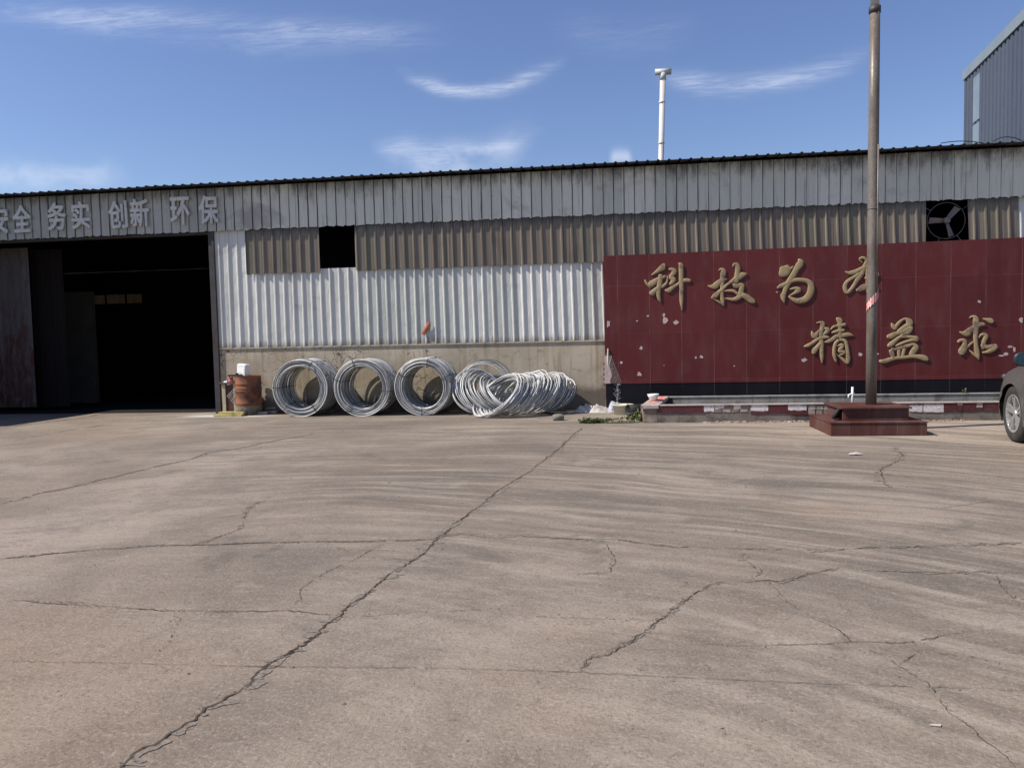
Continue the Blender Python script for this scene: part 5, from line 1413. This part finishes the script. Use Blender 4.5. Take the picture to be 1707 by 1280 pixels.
# litter
p = onground(1426, 758); r = random.Random(1)
mb = MB().prism([(p.x - 0.085, p.y - 0.02, 0.006), (p.x - 0.02, p.y - 0.05, 0.012), (p.x + 0.085, p.y - 0.01, 0.006), (p.x + 0.03, p.y + 0.05, 0.022), (p.x - 0.05, p.y + 0.04, 0.012)], (0, 0, 0.004))
tag(mb.build('litter', 'paper', None, org=p), 'flat scrap of pale paper on the yard in front of the flagpole', 'litter')
for (x, y, s_, lb) in ((1559, 1210, 0.016, 'small white scrap lying near the lower right corner of the yard'),):
    p = onground(x, y)
    mb = MB().prism([(p.x - s_ * 1.4, p.y - s_ * 0.2, 0.003), (p.x + s_, p.y - s_ * 0.4, 0.003), (p.x + s_ * 1.4, p.y + s_ * 0.35, 0.004), (p.x - s_ * 0.8, p.y + s_ * 0.3, 0.004)], (0, 0, 0.003))
    tag(mb.build('litter', 'paper', None, org=p), lb, 'litter')

# ------------------------------------------------------------------ car
wp = onground(1687, 736.5)
CW = 0.90                                    # half width
Fd = Vector((math.sin(rad(7)), math.cos(rad(7)), 0)); Ld = Vector((-Fd.y, Fd.x, 0))
WR = 0.355
corg = wp - Ld * 0.90                        # ground point under the middle of the front axle
car = thing('parked_car', 'grey car parked nose in towards the planter, cut by the right edge', 'car', corg)


def cw(x, y, z): return corg + Fd * x + Ld * y + Vector((0, 0, z))


def halfw(x):                                # plan shape: rounded nose and tail
    if x > 0.30: return CW - 0.50 * max(0, (x - 0.30) / 0.64) ** 2.2
    if x < -3.0: return CW - 0.30 * max(0, (-3.0 - x) / 0.75) ** 2.3
    return CW


def ztop(x):                                 # bonnet / belt line / boot
    K = [(-3.75, 0.82), (-3.5, 1.00), (-2.9, 1.06), (-0.6, 1.01), (-0.35, 1.0), (0.2, 0.95), (0.6, 0.86), (0.85, 0.74), (0.94, 0.60)]
    for a, b in zip(K[:-1], K[1:]):
        if a[0] <= x <= b[0]: return a[1] + (b[1] - a[1]) * (x - a[0]) / (b[0] - a[0])
    return K[0][1] if x < K[0][0] else K[-1][1]


def zlow(x):
    z = 0.22 + (0.06 * max(0, (x - 0.6) / 0.34) if x > 0.6 else 0)
    for xw in (0.0, -2.75):
        d = abs(x - xw)
        if d < 0.375: z = max(z, WR + math.sqrt(0.375 ** 2 - d * d))
    return z


xs = sorted(set([round(-3.75 + i * 0.09, 3) for i in range(53)] + [round(xw + 0.375 * math.cos(a * math.pi / 24), 4) for xw in (0.0, -2.75) for a in range(25)] + [0.94, -3.75]))
xs = [x for x in xs if -3.75 <= x <= 0.94]
NT = 15
for side in (1,):
    vs = []
    for x in xs:
        hw = halfw(x); zl, zt_ = zlow(x), ztop(x)
        sh = zt_ - 0.10                      # shoulder height
        row = []
        for k in range(9):
            z_ = zl + (sh - zl) * k / 8
            u_ = (z_ - 0.22) / max(0.05, sh - 0.22)
            bulge = 0.012 * math.sin(math.pi * min(1, max(0, u_))) - 0.030 * max(0, u_ - 0.75) / 0.25 - (0.012 if 0.50 < u_ < 0.62 else 0) - 0.02 * max(0, (0.15 - u_) / 0.15)
            flare = 0
            for xw in (0.0, -2.75):
                d = math.hypot(x - xw, z_ - WR)
                if d < 0.50: flare = max(flare, 0.022 * (0.50 - d) / 0.10)
            row.append((x, hw + bulge + min(flare, 0.022), z_))
        for k, (dw, zz_) in enumerate(((0.06, 0.045), (0.14, 0.015), (0.30, 0.0), (0.60, -0.012 + 0.02), (hw, 0.03))):
            row.append((x, max(0, hw - dw), zt_ - 0.055 + 0.055 * (1 - zz_ / 0.045) if k == 0 else zt_ - zz_ + 0.03 * (k / 4)))
        vs.append(row)
    m = len(vs[0]); V = []; Fs = []
    for row in vs:
        for p in row: V.append(cw(*p))
        for p in row: V.append(cw(p[0], -p[1], p[2]))
    for i in range(len(vs) - 1):
        for k in range(m - 1):
            a = i * 2 * m + k; b = (i + 1) * 2 * m + k
            Fs.append((a, b, b + 1, a + 1)); Fs.append((a + m, a + m + 1, b + m + 1, b + m))
    # nose and tail caps
    for i in (0, len(vs) - 1):
        ring = [i * 2 * m + k for k in range(m)] + [i * 2 * m + m + k for k in range(m - 1, -1, -1)]
        Fs.append(tuple(ring) if i else tuple(reversed(ring)))
body = autosmooth(MB().add(V, Fs).build('body', 'car', car), 50)
# greenhouse: glass shell, roof and pillars
gs = [(-0.38, 1.00, 0.80, 0.0), (0.0, 0, 0, 0)]
gl = [(-0.30, 0.79, 0.985), (-1.15, 0.60, 1.44), (-2.3, 0.60, 1.46), (-3.15, 0.66, 1.07)]
V = []; Fs = []
low = [(-0.30, 0.74, 0.98), (-1.15, 0.84, 1.02), (-2.3, 0.84, 1.03), (-3.25, 0.74, 1.04)]
hi = [(-1.00, 0.60, 1.42), (-1.25, 0.61, 1.46), (-2.2, 0.61, 1.46), (-2.75, 0.60, 1.40)]
for sgn in (1, -1):
    for p in low: V.append(cw(p[0], sgn * p[1], p[2]))
    for p in hi: V.append(cw(p[0], sgn * p[1], p[2]))
for o in (0, 8):
    for i in range(3): Fs.append((o + i, o + i + 1, o + 4 + i + 1, o + 4 + i) if o else (o + i, o + 4 + i, o + 4 + i + 1, o + i + 1))
Fs += [(0, 8, 12, 4), (3, 7, 15, 11)]
MB().add(V, Fs).build('windows', 'glass', car)
mb = MB()
mb.add([cw(x, y, z) for x, y, z in ((-0.98, 0.62, 1.435), (-0.98, -0.62, 1.435), (-1.6, -0.62, 1.50), (-1.6, 0.62, 1.50), (-2.3, 0.62, 1.49), (-2.3, -0.62, 1.49), (-2.78, -0.6, 1.415), (-2.78, 0.6, 1.415))], [(0, 1, 2, 3), (3, 2, 5, 4), (4, 5, 6, 7)])
mb.build('roof', 'car', car)
for sgn in (1, -1):
    mb = MB()
    mb.tube([cw(-0.24, sgn * 0.765, 0.97), cw(-0.62, sgn * 0.70, 1.21), cw(-1.0, sgn * 0.625, 1.43), cw(-1.7, sgn * 0.63, 1.475), cw(-2.3, sgn * 0.63, 1.475), cw(-2.78, sgn * 0.62, 1.40), cw(-3.2, sgn * 0.74, 1.05)], [0.035, 0.032, 0.03, 0.026, 0.026, 0.035, 0.05], 8)
    mb.build('pillar', 'car', car, True)
    MB().tube([cw(-1.62, sgn * 0.85, 1.02), cw(-1.66, sgn * 0.62, 1.46)], 0.028, 8).build('pillar', 'trim', car)
# wheels
for xw in (0.0, -2.75):
    for sgn in (1, -1):
        c = cw(xw, sgn * 0.79, WR); axv = Ld * sgn
        e1 = Fd; e2 = Vector((0, 0, 1))

        def wpt(r_, a_, h_): return c + e1 * (r_ * math.cos(a_)) + e2 * (r_ * math.sin(a_)) + axv * h_
        def latw(prof, seg=40):
            v = [wpt(r_, 2 * math.pi * k / seg, h_) for (r_, h_) in prof for k in range(seg)]
            f = [(i * seg + k, i * seg + (k + 1) % seg, (i + 1) * seg + (k + 1) % seg, (i + 1) * seg + k) for i in range(len(prof) - 1) for k in range(seg)]
            return v, f
        wh = MB().add(*latw([(0.235, -0.11), (0.30, -0.115), (WR - 0.012, -0.10), (WR, -0.07), (WR, 0.07), (WR - 0.012, 0.10), (WR - 0.05, 0.114), (0.262, 0.112), (0.238, 0.10)])).build('wheel', 'tyre', car, True)
        rim = MB().add(*latw([(0.240, 0.085), (0.238, 0.108), (0.226, 0.108), (0.222, 0.08), (0.215, -0.08)]))
        for k in range(10):
            a_ = 2 * math.pi * (k // 2) / 5 + (0.16 if k % 2 else -0.16) + 0.3
            d0, d1 = 0.045, 0.228
            for (w0_, w1_) in ((0.018, 0.014),):
                vv_ = []
                for (rr2, ww_, hh_) in ((d0, w0_, 0.085), (d1, w1_, 0.102)):
                    for s_ in (-1, 1):
                        vv_.append(wpt(rr2, a_, hh_) + (e2 * math.cos(a_) - e1 * math.sin(a_)) * ww_ * s_)
                        vv_.append(wpt(rr2, a_, hh_ - 0.03) + (e2 * math.cos(a_) - e1 * math.sin(a_)) * ww_ * s_)
                rim.add(vv_, [(0, 2, 6, 4), (1, 5, 7, 3), (0, 4, 5, 1), (2, 3, 7, 6), (4, 6, 7, 5)])
        rim.add(*latw([(0.001, 0.095), (0.045, 0.092), (0.058, 0.075), (0.06, 0.0)], 16))
        rim.build('rim', 'alloy', wh)
        MB().add(*latw([(0.214, 0.01), (0.001, 0.01)])).build('brake_drum', 'trim', wh)
# dark wheel housings and floor
mb = MB()
mtx = Matrix(((Fd.x, Ld.x, 0, corg.x), (Fd.y, Ld.y, 0, corg.y), (0, 0, 1, 0), (0, 0, 0, 1)))
mb.box(-3.5, 0.75, -0.60, 0.60, 0.20, 0.62, mtx); mb.box(-2.33, -0.42, -0.84, 0.84, 0.215, 0.5, mtx)
for xw in (0.0, -2.75): mb.box(xw - 0.41, xw + 0.41, -0.84, 0.84, 0.745, 0.775, mtx)
mb.build('underbody', 'trim', car)
# mirrors
for sgn in (1, -1):
    mc = cw(-0.66, sgn * 1.00, 1.055)
    mt2 = Matrix(((Fd.x, Ld.x, 0, mc.x), (Fd.y, Ld.y, 0, mc.y), (0, 0, 1, mc.z), (0, 0, 0, 1)))
    import bmesh
    bm = bmesh.new(); bmesh.ops.create_uvsphere(bm, u_segments=20, v_segments=12, radius=1)
    vs = []; 
    for v in bm.verts:
        q = v.co; x_ = 0.085 * q.x if q.x > 0 else 0.035 * q.x
        sq = lambda t: math.copysign(abs(t) ** 0.75, t)
        vs.append(mt2 @ Vector((x_, 0.125 * sq(q.y), 0.085 * sq(q.z))))
    fs = [tuple(v.index for v in f.verts) for f in bm.faces]; bm.free()
    mh = MB().add(vs, fs).build('mirror', 'trim', car, True)
    MB().tube([cw(-0.60, sgn * 0.93, 1.0), cw(-0.52, sgn * 0.84, 0.97)], 0.028, 8).build('mirror_arm', 'trim', mh, True)
    n_ = 24; pv = []
    for k in range(n_):
        a_ = 2 * math.pi * k / n_; cc, ss = math.cos(a_), math.sin(a_)
        pv.append(mt2 @ Vector((-0.0385, 0.108 * math.copysign(abs(cc) ** 0.7, cc), 0.070 * math.copysign(abs(ss) ** 0.7, ss))))
    MB().prism(pv, Fd * 0.003).build('mirror_glass', 'mirror', mh)
for sgn in (1, -1):
    V = []
    hl = [(0.50, 0.80), (0.62, 0.82), (0.74, 0.78), (0.84, 0.71), (0.80, 0.66), (0.66, 0.68)]
    poly = [cw(x, sgn * (halfw(x) + 0.004), z) for x, z in hl]
    MB().add(poly, [tuple(range(6)) if sgn < 0 else tuple(range(5, -1, -1))]).build('headlight', 'lamp', car)
# panel gaps: door shut lines and sill strip on the left, and right
for sgn in (1, -1):
    for xg in (-0.52, -1.62):
        pts = [cw(xg - 0.02 * math.sin(k), sgn * (CW + 0.0145 - 0.022 * max(0, k - 4) / 4 - 0.004), 0.30 + 0.60 * k / 8) for k in range(9)]
        MB().tube(pts, 0.005, 5).build('shut_line', 'trim', car)
    mb = MB().tube([cw(-0.45, sgn * (CW + 0.004), 0.24), cw(-2.3, sgn * (CW + 0.004), 0.24)], 0.022, 6); mb.build('sill', 'car', car)
MB().tube([cw(0.86, 0.52, 0.42), cw(0.95, 0.0, 0.42), cw(0.86, -0.52, 0.42)], 0.035, 8).build('bumper_grille', 'trim', car)
